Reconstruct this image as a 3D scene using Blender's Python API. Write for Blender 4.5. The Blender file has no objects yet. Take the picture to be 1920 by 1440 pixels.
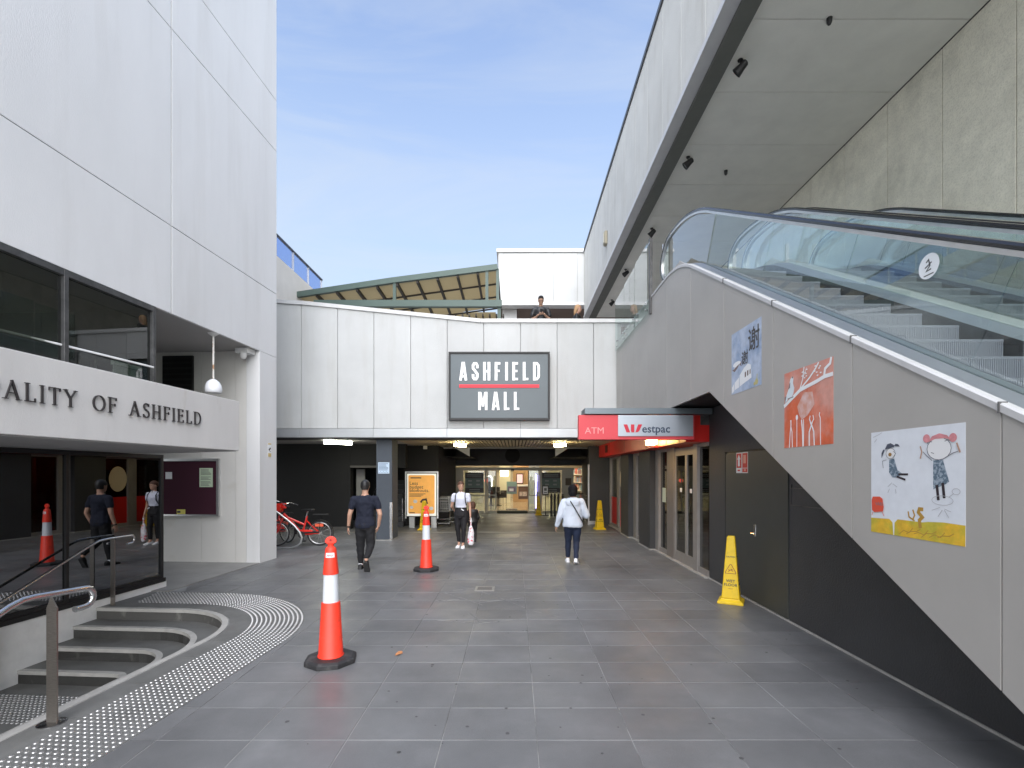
import bpy, math, random
from mathutils import Vector, Matrix
random.seed(7)
S = bpy.context.scene
C = S.collection
R_ = math.radians

# ------------------------------------------------------------------ camera, sky, sun, exposure
FPX, HX, HY, CH = 930.0, 965.0, 887.0, 1.8
cam = bpy.data.cameras.new('camera'); cam_o = bpy.data.objects.new('camera', cam); C.objects.link(cam_o)
cam.sensor_width = 36; cam.lens = FPX / 1920 * 36
cam.shift_x = -(HX - 960) / 1920; cam.shift_y = (HY - 720) / 1920
cam.clip_start = 0.05; cam.clip_end = 2000
cam_o.location = (0, 0, CH); cam_o.rotation_euler = (R_(90), 0, 0)
S.camera = cam_o
SUN_EL, SUN_AZ = 38.0, 189.0      # azimuth clockwise from +Y
w = bpy.data.worlds.new('World'); S.world = w; w.use_nodes = True
nt = w.node_tree; nt.nodes.clear()
def wn(t, **k):
    n = nt.nodes.new(t)
    for a, b in k.items(): setattr(n, a, b)
    return n
sky = wn('ShaderNodeTexSky', sky_type='NISHITA', sun_disc=False)
sky.sun_elevation = R_(SUN_EL); sky.sun_rotation = R_(SUN_AZ); sky.air_density = 1.3; sky.dust_density = 0.6; sky.ozone_density = 1.6
tc = wn('ShaderNodeTexCoord'); mp = wn('ShaderNodeMapping'); mp.inputs['Scale'].default_value = (1.0, 1.8, 6.5); mp.inputs['Rotation'].default_value = (0.25, 0.3, 0.5)
ns = wn('ShaderNodeTexNoise'); ns.inputs['Scale'].default_value = 1.5; ns.inputs['Detail'].default_value = 7; ns.inputs['Roughness'].default_value = 0.58; ns.inputs['Distortion'].default_value = 0.7
rp = wn('ShaderNodeValToRGB'); rp.color_ramp.elements[0].position = 0.45; rp.color_ramp.elements[1].position = 0.76
rp.color_ramp.elements[0].color = (0, 0, 0, 1); rp.color_ramp.elements[1].color = (0.5, 0.5, 0.5, 1)
mx = wn('ShaderNodeMix', data_type='RGBA'); mx.inputs[7].default_value = (4.3, 4.7, 5.2, 1)
# pale veil that thickens towards the horizon
sp = wn('ShaderNodeSeparateXYZ'); mr = wn('ShaderNodeMapRange'); mr.inputs[1].default_value = 0.0; mr.inputs[2].default_value = 0.78
mr.inputs[1].default_value = 0.12; mr.inputs[3].default_value = 1.0; mr.inputs[4].default_value = 0.12; mr.inputs[2].default_value = 0.74
mx2 = wn('ShaderNodeMix', data_type='RGBA'); mx2.inputs[7].default_value = (3.7, 4.4, 5.1, 1)
bg = wn('ShaderNodeBackground'); bg.inputs['Strength'].default_value = 0.088
wo = wn('ShaderNodeOutputWorld')
L = nt.links.new
L(tc.outputs['Generated'], mp.inputs[0]); L(mp.outputs[0], ns.inputs[0]); L(ns.outputs[0], rp.inputs[0])
L(tc.outputs['Generated'], sp.inputs[0]); L(sp.outputs[2], mr.inputs[0]); L(mr.outputs[0], mx2.inputs[0])
tn = wn('ShaderNodeMix', data_type='RGBA', blend_type='MULTIPLY'); tn.inputs[0].default_value = 1; tn.inputs[7].default_value = (1.6, 1.55, 1.75, 1); L(sky.outputs[0], tn.inputs[6]); L(tn.outputs[2], mx2.inputs[6]); L(mx2.outputs[2], mx.inputs[6]); L(rp.outputs[0], mx.inputs[0]); L(mx.outputs[2], bg.inputs[0]); L(bg.outputs[0], wo.inputs[0])
sun = bpy.data.lights.new('sun', 'SUN'); sun.energy = 4.4; sun.angle = R_(95); sun.color = (1, 0.975, 0.95)
sun_o = bpy.data.objects.new('sun', sun); C.objects.link(sun_o)
sd = Vector((math.sin(R_(SUN_AZ)) * math.cos(R_(SUN_EL)), math.cos(R_(SUN_AZ)) * math.cos(R_(SUN_EL)), math.sin(R_(SUN_EL))))
sun_o.rotation_euler = (-sd).to_track_quat('-Z', 'Y').to_euler()
S.view_settings.view_transform = 'Standard'; S.view_settings.look = 'None'; S.view_settings.gamma = 1
S.view_settings.exposure = 0.99
S.view_settings.use_curve_mapping = False

# ------------------------------------------------------------------ helpers
BASE = {}
LATE = []          # (object, kind, data) finished in one pass at the end
def tag(o, label=None, cat=None, group=None, kind=None):
    if label: o['label'] = label
    if cat: o['category'] = cat
    if group: o['group'] = group
    if kind: o['kind'] = kind
    return o
def thing(name, label, cat, loc=(0, 0, 0), rot=0, group=None, local=False, kind=None):
    o = bpy.data.objects.new(name, None); C.objects.link(o); o.empty_display_size = 0.2
    o.location = loc; o.rotation_euler = (0, 0, rot)
    BASE[o.name] = Matrix() if local else Matrix.LocRotScale(Vector(loc), Matrix.Rotation(rot, 3, 'Z'), None)
    return tag(o, label, cat, group, kind)
def link(o, parent):
    C.objects.link(o)
    if parent is not None:
        o.parent = parent
        b = BASE.get(parent.name)
        if b is not None: o.matrix_parent_inverse = b.inverted()
class MB:
    def __init__(s, M=None): s.v = []; s.f = []; s.mi = []; s.M = M or Matrix(); s.cur = 0
    def add(s, vs, fs):
        k = len(s.v); s.v += [s.M @ Vector(p) for p in vs]
        s.f += [tuple(i + k for i in f) for f in fs]; s.mi += [s.cur] * len(fs); return s
    def box(s, x0, x1, y0, y1, z0, z1):
        return s.add([(x0,y0,z0),(x1,y0,z0),(x1,y1,z0),(x0,y1,z0),(x0,y0,z1),(x1,y0,z1),(x1,y1,z1),(x0,y1,z1)],
                     [(0,3,2,1),(4,5,6,7),(0,1,5,4),(1,2,6,5),(2,3,7,6),(3,0,4,7)])
    def prism(s, poly, z0, z1):
        a = sum(poly[i][0]*poly[(i+1)%len(poly)][1]-poly[(i+1)%len(poly)][0]*poly[i][1] for i in range(len(poly)))
        if a < 0: poly = poly[::-1]
        n = len(poly)
        return s.add([(x, y, z0) for x, y in poly] + [(x, y, z1) for x, y in poly],
                     [tuple(range(n))[::-1], tuple(range(n, 2*n))] + [(i, (i+1)%n, n+(i+1)%n, n+i) for i in range(n)])
    def quad(s, a, b, c, d): return s.add([a, b, c, d], [(0, 1, 2, 3)])
    def tube(s, pts, r, n=8, closed=False, ry=None):
        pts = [Vector(p) for p in pts]; m = len(pts); rs = r if isinstance(r, (list, tuple)) else [r]*m
        vs = []; up = None
        for i, p in enumerate(pts):
            if closed: t = (pts[(i+1)%m]-pts[i-1]).normalized()
            else: t = (pts[min(i+1, m-1)]-pts[max(i-1, 0)]).normalized()
            if up is None: up = Vector((0,0,1)) if abs(t.z) < 0.9 else Vector((0,1,0))
            sd = t.cross(up).normalized(); up = sd.cross(t).normalized()
            for k in range(n):
                a = 2*math.pi*(k+0.5)/n
                vs.append(p + sd*math.cos(a)*rs[i] + up*math.sin(a)*(rs[i] if ry is None else ry))
        fs = []
        for i in range(m if closed else m-1):
            j = (i+1) % m
            for k in range(n): fs.append((i*n+k, i*n+(k+1)%n, j*n+(k+1)%n, j*n+k))
        if not closed: fs += [tuple(range(n))[::-1], tuple(range((m-1)*n, m*n))]
        return s.add(vs, fs)
    def lathe(s, prof, c=(0,0,0), n=20):
        vs = []; m = len(prof)
        for r, z in prof:
            for k in range(n):
                a = 2*math.pi*k/n; vs.append((c[0]+r*math.cos(a), c[1]+r*math.sin(a), c[2]+z))
        fs = [(i*n+k, i*n+(k+1)%n, (i+1)*n+(k+1)%n, (i+1)*n+k) for i in range(m-1) for k in range(n)]
        return s.add(vs, fs + [tuple(range(n))[::-1], tuple(range((m-1)*n, m*n))])
    def ball(s, c, rx, ry=None, rz=None, n=12):
        ry = ry or rx; rz = rz or rx; m = n//2; vs = []
        for i in range(1, m):
            t = math.pi*i/m
            for k in range(n):
                a = 2*math.pi*k/n; vs.append((c[0]+rx*math.sin(t)*math.cos(a), c[1]+ry*math.sin(t)*math.sin(a), c[2]-rz*math.cos(t)))
        q = len(vs); vs += [(c[0], c[1], c[2]-rz), (c[0], c[1], c[2]+rz)]
        fs = [(i*n+k, i*n+(k+1)%n, (i+1)*n+(k+1)%n, (i+1)*n+k) for i in range(m-2) for k in range(n)]
        fs += [(q, (k+1)%n, k) for k in range(n)] + [(q+1, (m-2)*n+k, (m-2)*n+(k+1)%n) for k in range(n)]
        return s.add(vs, fs)
    def rings(s, levels, n=16):     # levels: (z, cx, cy, rx, ry)
        vs = []
        for z, cx, cy, rx, ry in levels:
            for k in range(n):
                a = 2*math.pi*k/n; vs.append((cx+rx*math.cos(a), cy+ry*math.sin(a), z))
        m = len(levels)
        fs = [(i*n+k, i*n+(k+1)%n, (i+1)*n+(k+1)%n, (i+1)*n+k) for i in range(m-1) for k in range(n)]
        return s.add(vs, fs + [tuple(range(n))[::-1], tuple(range((m-1)*n, m*n))])
    def stroke(s, pts, wd, z0, z1, closed=False):
        pts = [Vector(p) for p in pts]; m = len(pts); ws = wd if isinstance(wd, (list, tuple)) else [wd]*m
        l = []; r = []
        for i, p in enumerate(pts):
            if closed: a = (p-pts[i-1]).normalized(); b = (pts[(i+1)%m]-p).normalized()
            else:
                a = (p-pts[i-1]).normalized() if i else (pts[1]-p).normalized(); b = (pts[i+1]-p).normalized() if i < m-1 else a
            t = a+b
            if t.length < 1e-6: t = a
            t.normalize(); nn = Vector((-t.y, t.x)); k = min(1.6, 1/max(0.5, abs(nn.dot(Vector((-a.y, a.x))))))
            l.append(p+nn*ws[i]/2*k); r.append(p-nn*ws[i]/2*k)
        vs = []; fs = []
        for z in (z0, z1): vs += [(q.x, q.y, z) for q in l] + [(q.x, q.y, z) for q in r]
        for i in range(m if closed else m-1):
            j = (i+1) % m
            fs += [(2*m+i, 3*m+i, 3*m+j, 2*m+j), (i, j, m+j, m+i), (i, 2*m+i, 2*m+j, j), (m+i, m+j, 3*m+j, 3*m+i)]
        if not closed: fs += [(0, m, 3*m, 2*m), (m-1, 3*m-1, 4*m-1, 2*m-1)]
        return s.add(vs, fs)
def part(name, mb, mat, parent=None, smooth=False, bevel=0, **k):
    me = bpy.data.meshes.new(name); me.from_pydata([tuple(v) for v in mb.v], [], mb.f)
    for m in (mat if isinstance(mat, (list, tuple)) else [mat]): me.materials.append(m)
    if len(set(mb.mi)) > 1: me.polygons.foreach_set('material_index', mb.mi)
    if smooth:
        me.polygons.foreach_set('use_smooth', [True]*len(me.polygons)); me.set_sharp_from_angle(angle=R_(40))
    me.update()
    o = bpy.data.objects.new(name, me); link(o, parent)
    if bevel:
        b = o.modifiers.new('bevel', 'BEVEL'); b.width = bevel; b.segments = 2; b.limit_method = 'ANGLE'; b.angle_limit = R_(40)
    return tag(o, k.get('label'), k.get('cat'), k.get('group'), k.get('kind'))
def struct(name, mb, mat, **k): return part(name, mb, mat, None, kind='structure', **k)
def inst(name, src, parent, loc=(0,0,0), rot=None):
    o = bpy.data.objects.new(name, src.data); o.location = loc
    if rot: o.rotation_euler = rot
    link(o, parent); return o
def copy_tree(o, parent=None):
    c = o.copy(); C.objects.link(c)
    if parent is not None: c.parent = parent
    if o.name in BASE: BASE[c.name] = BASE[o.name]
    for ch in KIDS.get(o.name, [x for x in bpy.data.objects if x.parent == o]): copy_tree(ch, c)
    return c
KIDS = {}
def kids_of(o):
    r = [x for x in bpy.data.objects if x.parent == o]; KIDS[o.name] = r
    for x in r: kids_of(x)
def frame(o, xd, yd=(0,0,1)):
    x = Vector(xd).normalized(); y = Vector(yd).normalized(); z = x.cross(y)
    m = Matrix((x, y, z)).transposed().to_4x4(); m.translation = Vector(o); return m
def text(name, body, mat, M, size, parent, xs=1, ext=0.002, bold=0, align='LEFT', label=None, sp=1.0):
    cu = bpy.data.curves.new(name, 'FONT'); cu.body = body; cu.size = size; cu.extrude = ext; cu.offset = bold; cu.align_x = align; cu.resolution_u = 3; cu.space_character = sp
    t = bpy.data.objects.new('tmp_text', cu); C.objects.link(t)
    o = bpy.data.objects.new(name, bpy.data.meshes.new(name)); link(o, parent)
    if label: o['label'] = label
    LATE.append((o, 'text', (t, M @ Matrix.Diagonal((xs, 1, 1, 1)), mat))); return o
def blob(name, mb, mat, parent, voxel=0.01, smooth=2, noise=0.0, nscale=0.12, label=None):
    o = part(name, mb, mat, parent, label=label)
    m = o.modifiers.new('r', 'REMESH'); m.mode = 'VOXEL'; m.voxel_size = voxel; m.use_smooth_shade = True
    if noise:
        tx = bpy.data.textures.new('folds', 'CLOUDS'); tx.noise_scale = nscale; tx.noise_depth = 1
        d = o.modifiers.new('d', 'DISPLACE'); d.texture = tx; d.strength = noise; d.mid_level = 0.5
    m = o.modifiers.new('s', 'SMOOTH'); m.factor = 0.6; m.iterations = smooth
    LATE.append((o, 'bake', None)); return o

# ------------------------------------------------------------------ materials (world-space procedural)
MATS = {}
def mat(name, col, rough=0.6, metal=0.0, var=0.0, vs=2.0, bump=0.0, bs=60.0, rnd=0.0, col2=None, c2pos=(0.5, 0.65), c2s=1.0, c2stretch=(1,1,1), emit=None, es=0, spec=0.5, coat=0, speck=0.0, speckcol=(0.05,0.05,0.05), specks=120, stretch=(1,1,1), rvar=0.0):
    if name in MATS: return MATS[name]
    m = bpy.data.materials.new(name); m.use_nodes = True; t = m.node_tree; b = t.nodes['Principled BSDF']
    def N(ty): return t.nodes.new(ty)
    K = t.links.new
    b.inputs['Roughness'].default_value = rough; b.inputs['Metallic'].default_value = metal; b.inputs['Specular IOR Level'].default_value = spec
    if coat: b.inputs['Coat Weight'].default_value = coat; b.inputs['Coat Roughness'].default_value = 0.05
    base = N('ShaderNodeRGB'); base.outputs[0].default_value = (*col, 1); out = base.outputs[0]
    geo = N('ShaderNodeNewGeometry')
    def pos(st):
        if st == (1,1,1): return geo.outputs['Position']
        mpn = N('ShaderNodeMapping'); mpn.inputs['Scale'].default_value = st; K(geo.outputs['Position'], mpn.inputs[0]); return mpn.outputs[0]
    def noise(sc, st=(1,1,1), det=5, ro=0.6):
        n = N('ShaderNodeTexNoise'); n.inputs['Scale'].default_value = sc; n.inputs['Detail'].default_value = det; n.inputs['Roughness'].default_value = ro
        K(pos(st), n.inputs[0]); return n.outputs[0]
    def mul(o, fac):
        x = N('ShaderNodeMix'); x.data_type = 'RGBA'; x.blend_type = 'MULTIPLY'; x.inputs[0].default_value = 1; K(o, x.inputs[6]); K(fac, x.inputs[7]); return x.outputs[2]
    def rng(o, a, b_, c, d):
        r = N('ShaderNodeMapRange'); r.inputs[1].default_value = a; r.inputs[2].default_value = b_; r.inputs[3].default_value = c; r.inputs[4].default_value = d; K(o, r.inputs[0]); return r.outputs[0]
    if col2:
        x = N('ShaderNodeMix'); x.data_type = 'RGBA'; K(rng(noise(c2s, c2stretch), c2pos[0], c2pos[1], 0, 1), x.inputs[0]); K(out, x.inputs[6]); x.inputs[7].default_value = (*col2, 1); out = x.outputs[2]
    if var: out = mul(out, rng(noise(vs, stretch), 0.3, 0.7, 1-var, 1+var))
    if speck:
        x = N('ShaderNodeMix'); x.data_type = 'RGBA'; K(rng(noise(specks, (1,1,1), 2, 0.5), 0.5, 0.62, 0, speck), x.inputs[0]); K(out, x.inputs[6]); x.inputs[7].default_value = (*speckcol, 1); out = x.outputs[2]
    if rnd:
        oi = N('ShaderNodeObjectInfo'); out = mul(out, rng(oi.outputs['Random'], 0, 1, 1-rnd, 1+rnd))
    K(out, b.inputs['Base Color'])
    if rvar: K(rng(noise(vs*1.7), 0.3, 0.7, max(0, rough-rvar), min(1, rough+rvar)), b.inputs['Roughness'])
    if bump:
        bn = N('ShaderNodeBump'); bn.inputs['Strength'].default_value = min(1, bump); bn.inputs['Distance'].default_value = 0.01; K(noise(bs, stretch, 4), bn.inputs['Height']); K(bn.outputs[0], b.inputs['Normal'])
    if emit:
        b.inputs['Emission Color'].default_value = (*emit, 1); b.inputs['Emission Strength'].default_value = es
    MATS[name] = m; return m
def glass(name, tint=(0.85, 0.93, 0.9), rough=0.0, ior=1.5, boost=0.0, body=None, bodyfac=0.0):
    m = bpy.data.materials.new(name); m.use_nodes = True; t = m.node_tree; t.nodes.clear()
    o = t.nodes.new('ShaderNodeOutputMaterial'); tr = t.nodes.new('ShaderNodeBsdfTransparent'); tr.inputs[0].default_value = (*tint, 1)
    gl = t.nodes.new('ShaderNodeBsdfGlossy'); gl.inputs['Roughness'].default_value = rough; gl.inputs[0].default_value = (0.95, 0.97, 1, 1)
    fr = t.nodes.new('ShaderNodeFresnel'); fr.inputs[0].default_value = ior
    ad = t.nodes.new('ShaderNodeMath'); ad.operation = 'ADD'; ad.use_clamp = True; ad.inputs[1].default_value = boost
    mx = t.nodes.new('ShaderNodeMixShader'); t.links.new(fr.outputs[0], ad.inputs[0])
    ge = t.nodes.new('ShaderNodeNewGeometry'); iv = t.nodes.new('ShaderNodeMath'); iv.operation = 'SUBTRACT'; iv.inputs[0].default_value = 1; t.links.new(ge.outputs['Backfacing'], iv.inputs[1])
    mu = t.nodes.new('ShaderNodeMath'); mu.operation = 'MULTIPLY'; t.links.new(ad.outputs[0], mu.inputs[0]); t.links.new(iv.outputs[0], mu.inputs[1]); t.links.new(mu.outputs[0], mx.inputs[0])
    src = tr.outputs[0]
    if body:
        df = t.nodes.new('ShaderNodeBsdfDiffuse'); df.inputs[0].default_value = (*body, 1); m2 = t.nodes.new('ShaderNodeMixShader'); m2.inputs[0].default_value = bodyfac
        t.links.new(tr.outputs[0], m2.inputs[1]); t.links.new(df.outputs[0], m2.inputs[2]); src = m2.outputs[0]
    t.links.new(src, mx.inputs[1]); t.links.new(gl.outputs[0], mx.inputs[2]); t.links.new(mx.outputs[0], o.inputs[0]); return m

m_tile = mat('bluestone', (0.134, 0.136, 0.138), 0.42, var=0.26, vs=0.8, bump=0.14, bs=160, rnd=0.09, col2=(0.165, 0.166, 0.168), c2pos=(0.50, 0.78), c2s=2.6, speck=0.25, speckcol=(0.25,0.25,0.26), specks=260, rvar=0.12)
m_grout = mat('grout', (0.30, 0.30, 0.29), 0.9, col2=(0.09, 0.09, 0.09), c2pos=(0.45, 0.6), c2s=1.4)
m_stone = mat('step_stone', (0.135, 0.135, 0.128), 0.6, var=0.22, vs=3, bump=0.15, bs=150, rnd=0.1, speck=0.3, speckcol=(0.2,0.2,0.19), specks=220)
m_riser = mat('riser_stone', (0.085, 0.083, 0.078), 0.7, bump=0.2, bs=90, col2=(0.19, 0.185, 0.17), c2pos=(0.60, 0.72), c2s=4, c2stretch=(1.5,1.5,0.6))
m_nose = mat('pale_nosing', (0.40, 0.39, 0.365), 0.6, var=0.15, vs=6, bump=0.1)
m_tower = mat('tower_render', (0.71, 0.712, 0.71), 0.75, bump=0.25, bs=90, var=0.05, vs=0.7, stretch=(1,1,0.35), col2=(0.63, 0.627, 0.615), c2pos=(0.50, 0.85), c2s=1.1, c2stretch=(2.2,2.2,0.22))
m_wallr = mat('recess_render', (0.66, 0.645, 0.61), 0.8, bump=0.25, bs=80, var=0.05, vs=1.2, col2=(0.55, 0.52, 0.46), c2pos=(0.6, 0.85), c2s=1.5)
m_canopy = mat('canopy_render', (0.68, 0.665, 0.65), 0.8, bump=0.35, bs=110, var=0.05, vs=1.2, stretch=(2,2,0.4), col2=(0.56, 0.53, 0.48), c2pos=(0.60, 0.85), c2s=2.4, c2stretch=(3,3,0.7))
m_joint = mat('joint_dark', (0.10, 0.10, 0.10), 0.9)
m_jlite = mat('joint_grey', (0.42, 0.42, 0.41), 0.9)
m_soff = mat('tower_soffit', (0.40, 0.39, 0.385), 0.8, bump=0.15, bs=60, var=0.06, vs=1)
m_black = mat('black', (0.012, 0.012, 0.013), 0.45)
m_dark = mat('charcoal_wall', (0.048, 0.049, 0.052), 0.6, bump=0.5, bs=60, var=0.16, vs=1.0)
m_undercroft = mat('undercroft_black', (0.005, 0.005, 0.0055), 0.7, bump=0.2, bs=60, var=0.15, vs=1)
m_olive = mat('door_olive', (0.052, 0.055, 0.050), 0.5, bump=0.15, bs=120, var=0.08, vs=2)
m_frame = mat('bronze_frame', (0.10, 0.10, 0.10), 0.45, 0.6, bump=0.1, bs=60, var=0.3, vs=8)
m_alu = mat('aluminium', (0.62, 0.62, 0.61), 0.35, 0.85, var=0.08, vs=6)
m_steel = mat('stainless', (0.62, 0.62, 0.62), 0.2, 1.0, var=0.08, vs=20)
m_steeld = mat('brushed_post', (0.34, 0.31, 0.28), 0.34, 1.0, var=0.15, vs=25, bump=0.1, bs=200, stretch=(1,1,8))
m_stud = mat('stud_steel', (0.50, 0.50, 0.50), 0.35, 0.75)
m_pl = mat('pale_frame', (0.32, 0.30, 0.28), 0.5, 0.3, var=0.08, vs=5)
m_white = mat('white_paint', (0.75, 0.75, 0.74), 0.5, var=0.06, vs=8)
m_paper = mat('paper_white', (0.80, 0.81, 0.82), 0.7)
m_red = mat('bank_red', (0.58, 0.016, 0.012), 0.35, var=0.08, vs=3)
m_redmat = mat('sign_red', (0.66, 0.060, 0.075), 0.5)
m_orange = mat('cone_orange', (0.86, 0.048, 0.022), 0.48, var=0.08, vs=9, bump=0.05, bs=30, col2=(0.50, 0.055, 0.035), c2pos=(0.56,0.78), c2s=14)
m_yellow = mat('wet_yellow', (0.80, 0.54, 0.010), 0.45, var=0.08, vs=12, col2=(0.55, 0.37, 0.03), c2pos=(0.58,0.8), c2s=16)
m_rubber = mat('rubber', (0.022, 0.022, 0.024), 0.65, bump=0.3, bs=120, col2=(0.075, 0.072, 0.07), c2pos=(0.55,0.75), c2s=9)
m_facade = mat('mall_panel', (0.57, 0.58, 0.57), 0.8, bump=0.7, bs=45, var=0.05, vs=1.0, stretch=(1,1,1), rnd=0.025, col2=(0.51, 0.51, 0.485), c2pos=(0.50, 0.85), c2s=1.3, c2stretch=(3,3,0.35))
m_coping = mat('coping_metal', (0.66, 0.66, 0.65), 0.5, 0.1, var=0.07, vs=3)
m_fascia = mat('fascia_metal', (0.52, 0.54, 0.55), 0.4, 0.4, var=0.05, vs=2)
m_upper = mat('upper_panel', (0.56, 0.56, 0.53), 0.8, bump=0.6, bs=40, var=0.06, vs=1.2, rnd=0.02, col2=(0.47, 0.46, 0.42), c2pos=(0.5, 0.8), c2s=1.2, c2stretch=(3,3,0.4))
m_agg = mat('aggregate', (0.84, 0.81, 0.68), 0.9, bump=1.0, bs=48, var=0.09, vs=3.5, speck=0.20, speckcol=(0.40,0.385,0.31), specks=48, col2=(0.60, 0.58, 0.48), c2pos=(0.50, 0.75), c2s=0.9, rnd=0.03)
m_soffit = mat('soffit_sheet', (0.78, 0.77, 0.71), 0.75, bump=0.35, bs=70, var=0.05, vs=2, rnd=0.02)
m_clad = mat('escalator_clad', (0.42, 0.405, 0.38), 0.48, 0.15, var=0.06, vs=1.1, bump=0.06, bs=150, rnd=0.012)
m_beamg = mat('edge_beam_grey', (0.13, 0.135, 0.12), 0.6, var=0.1, vs=3)
m_trim = mat('trim_alu', (0.58, 0.58, 0.58), 0.5, 0.15, var=0.05, vs=4)
m_deckm = mat('inner_deck', (0.42, 0.45, 0.50), 0.3, 0.75, var=0.06, vs=3)
m_hr = mat('handrail_rubber', (0.015, 0.015, 0.017), 0.25, coat=0.3)
m_step = mat('step_metal', (0.19, 0.205, 0.235), 0.5, 0.1, bump=0.3, bs=120)
m_gesc = glass('escalator_glass', (0.95, 0.985, 0.975), ior=1.55, boost=0.10)
m_gclear = glass('clear_glass', (0.88, 0.94, 0.92), boost=0.03)
m_gdark = glass('tinted_glass', (0.28, 0.29, 0.28), boost=0.06)
m_gtint = glass('council_glass', (0.52, 0.54, 0.51), boost=0.05)
m_gmirror = glass('dark_reflective_glass', (0.14, 0.12, 0.12), boost=0.20)
m_gblue = glass('blue_balustrade_glass', (0.42, 0.58, 0.88), boost=0.15, body=(0.15, 0.28, 0.55), bodyfac=0.15)
m_sofbr = mat('brown_soffit', (0.20, 0.145, 0.115), 0.7, var=0.1)
m_green = mat('pergola_green', (0.085, 0.125, 0.105), 0.5, var=0.05)
m_brown = mat('rafter_brown', (0.05, 0.042, 0.034), 0.6)
m_sheet = mat('roof_sheet', (0.58, 0.52, 0.38), 0.6, var=0.06)
_t = m_sheet.node_tree; _tl = _t.nodes.new('ShaderNodeBsdfTranslucent'); _tl.inputs[0].default_value = (0.50, 0.44, 0.31, 1); _ms = _t.nodes.new('ShaderNodeMixShader'); _ms.inputs[0].default_value = 0.7
_t.links.new(_t.nodes['Principled BSDF'].outputs[0], _ms.inputs[1]); _t.links.new(_tl.outputs[0], _ms.inputs[2]); _t.links.new(_ms.outputs[0], [n for n in _t.nodes if n.type == 'OUTPUT_MATERIAL'][0].inputs[0])
m_cream = mat('cream_wall', (0.74, 0.70, 0.63), 0.8, var=0.05)
m_conc = mat('apron_concrete', (0.27, 0.265, 0.25), 0.85, bump=0.2, var=0.12, vs=2)
m_text_dk = mat('dark_lettering', (0.035, 0.032, 0.033), 0.4)
m_textw = mat('white_lettering', (0.85, 0.86, 0.87), 0.5)

# ------------------------------------------------------------------ council side frame (rotated 4.1 degrees)
TH = math.atan((1032-HX)/FPX); cs, sn = math.cos(TH), math.sin(TH)
TM = Matrix(((cs, sn, 0, 0), (-sn, cs, 0, 0), (0, 0, 1, 0), (0, 0, 0, 1)))
def T(a, b, z=0): return Vector((a*cs+b*sn, -a*sn+b*cs, z))
def toT(x, y): return (x*cs-y*sn, x*sn+y*cs)
CA, CB = -4.88, 5.06                      # centre of the stair curve
def ringpt(R, s):                          # s in metres: straight, quarter arc, straight
    if s < CB-0.4: return (CA+R, 0.4+s)
    s -= CB-0.4
    if s < math.pi/2:  return (CA+R*math.cos(s), CB+R*math.sin(s))
    s -= math.pi/2
    return (CA-s, CB+R)
S1 = CB-0.4; S2 = S1+math.pi/2; S3 = S2+(6.07+CA)
def srange(s0, s1):
    r = {s0, s1}
    n = 14
    for i in range(n+1):
        q = S1+(S2-S1)*i/n
        if s0 < q < s1: r.add(q)
    return sorted(r)
def ringsolid(mb, R0, R1, z0, z1, s0=0, s1=None):
    s1 = S3 if s1 is None else s1; q = srange(s0, s1); m = len(q); vs = []
    for R, z in ((R0, z0), (R1, z0), (R1, z1), (R0, z1)):
        for s in q: a, b = ringpt(R, s); vs.append((a, b, z))
    fs = []
    for k in range(4):
        l = (k+1) % 4
        for i in range(m-1): fs.append((k*m+i, l*m+i, l*m+i+1, k*m+i+1))
    fs += [(0, 3*m, 2*m, m), (m-1, 2*m-1, 3*m-1, 4*m-1)]
    mb.add(vs, fs)

# ------------------------------------------------------------------ ground
g = MB(TM); Z = -0.0035
g.quad((CA+1.15, -60, Z), (90, -60, Z), (90, 160, Z), (CA+1.15, 160, Z))
g.quad((-90, CB+1.15, Z), (CA+1.15, CB+1.15, Z), (CA+1.15, 160, Z), (-90, 160, Z))
g.quad((-90, -60, Z), (-6.07, -60, Z), (-6.07, CB+1.15, Z), (-90, CB+1.15, Z))
g.quad((-6.07, -60, Z), (CA+1.15, -60, Z), (CA+1.15, 0.3, Z), (-6.07, 0.3, Z))
q = [S1+(S2-S1)*i/14 for i in range(15)]
for i in range(14):
    a, b = ringpt(1.15, q[i]), ringpt(1.15, q[i+1]); a2, b2 = ringpt(1.64, q[i]), ringpt(1.64, q[i+1])
    g.quad((*a, Z-0.001), (*a2, Z-0.001), (*b2, Z-0.001), (*b, Z-0.001))
ground = struct('ground', g, m_grout)

RO = 2.05
def sdf(x, y):
    a, b = toT(x, y)
    if b < CB: d = a-(CA+RO)
    elif a > CA: d = math.hypot(a-CA, b-CB)-RO
    else: d = b-CB-RO
    return min(d, max(a+5.78, b-10.11))
def clip(poly):
    pts = []
    n = len(poly)
    for i in range(n):
        p, q2 = poly[i], poly[(i+1) % n]
        for k in range(6): pts.append((p[0]+(q2[0]-p[0])*k/6, p[1]+(q2[1]-p[1])*k/6))
    out = []; m = len(pts)
    for i in range(m):
        p, q2 = pts[i], pts[(i+1) % m]; dp, dq = sdf(*p), sdf(*q2)
        if dp > 0: out.append(p)
        if (dp > 0) != (dq > 0):
            t = dp/(dp-dq); out.append((p[0]+(q2[0]-p[0])*t, p[1]+(q2[1]-p[1])*t))
    return out
pav = thing('pavement', None, None, (0, 0, 0), kind='structure')
TW, TD, gp = 0.6415, 0.459, 0.0045
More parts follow.
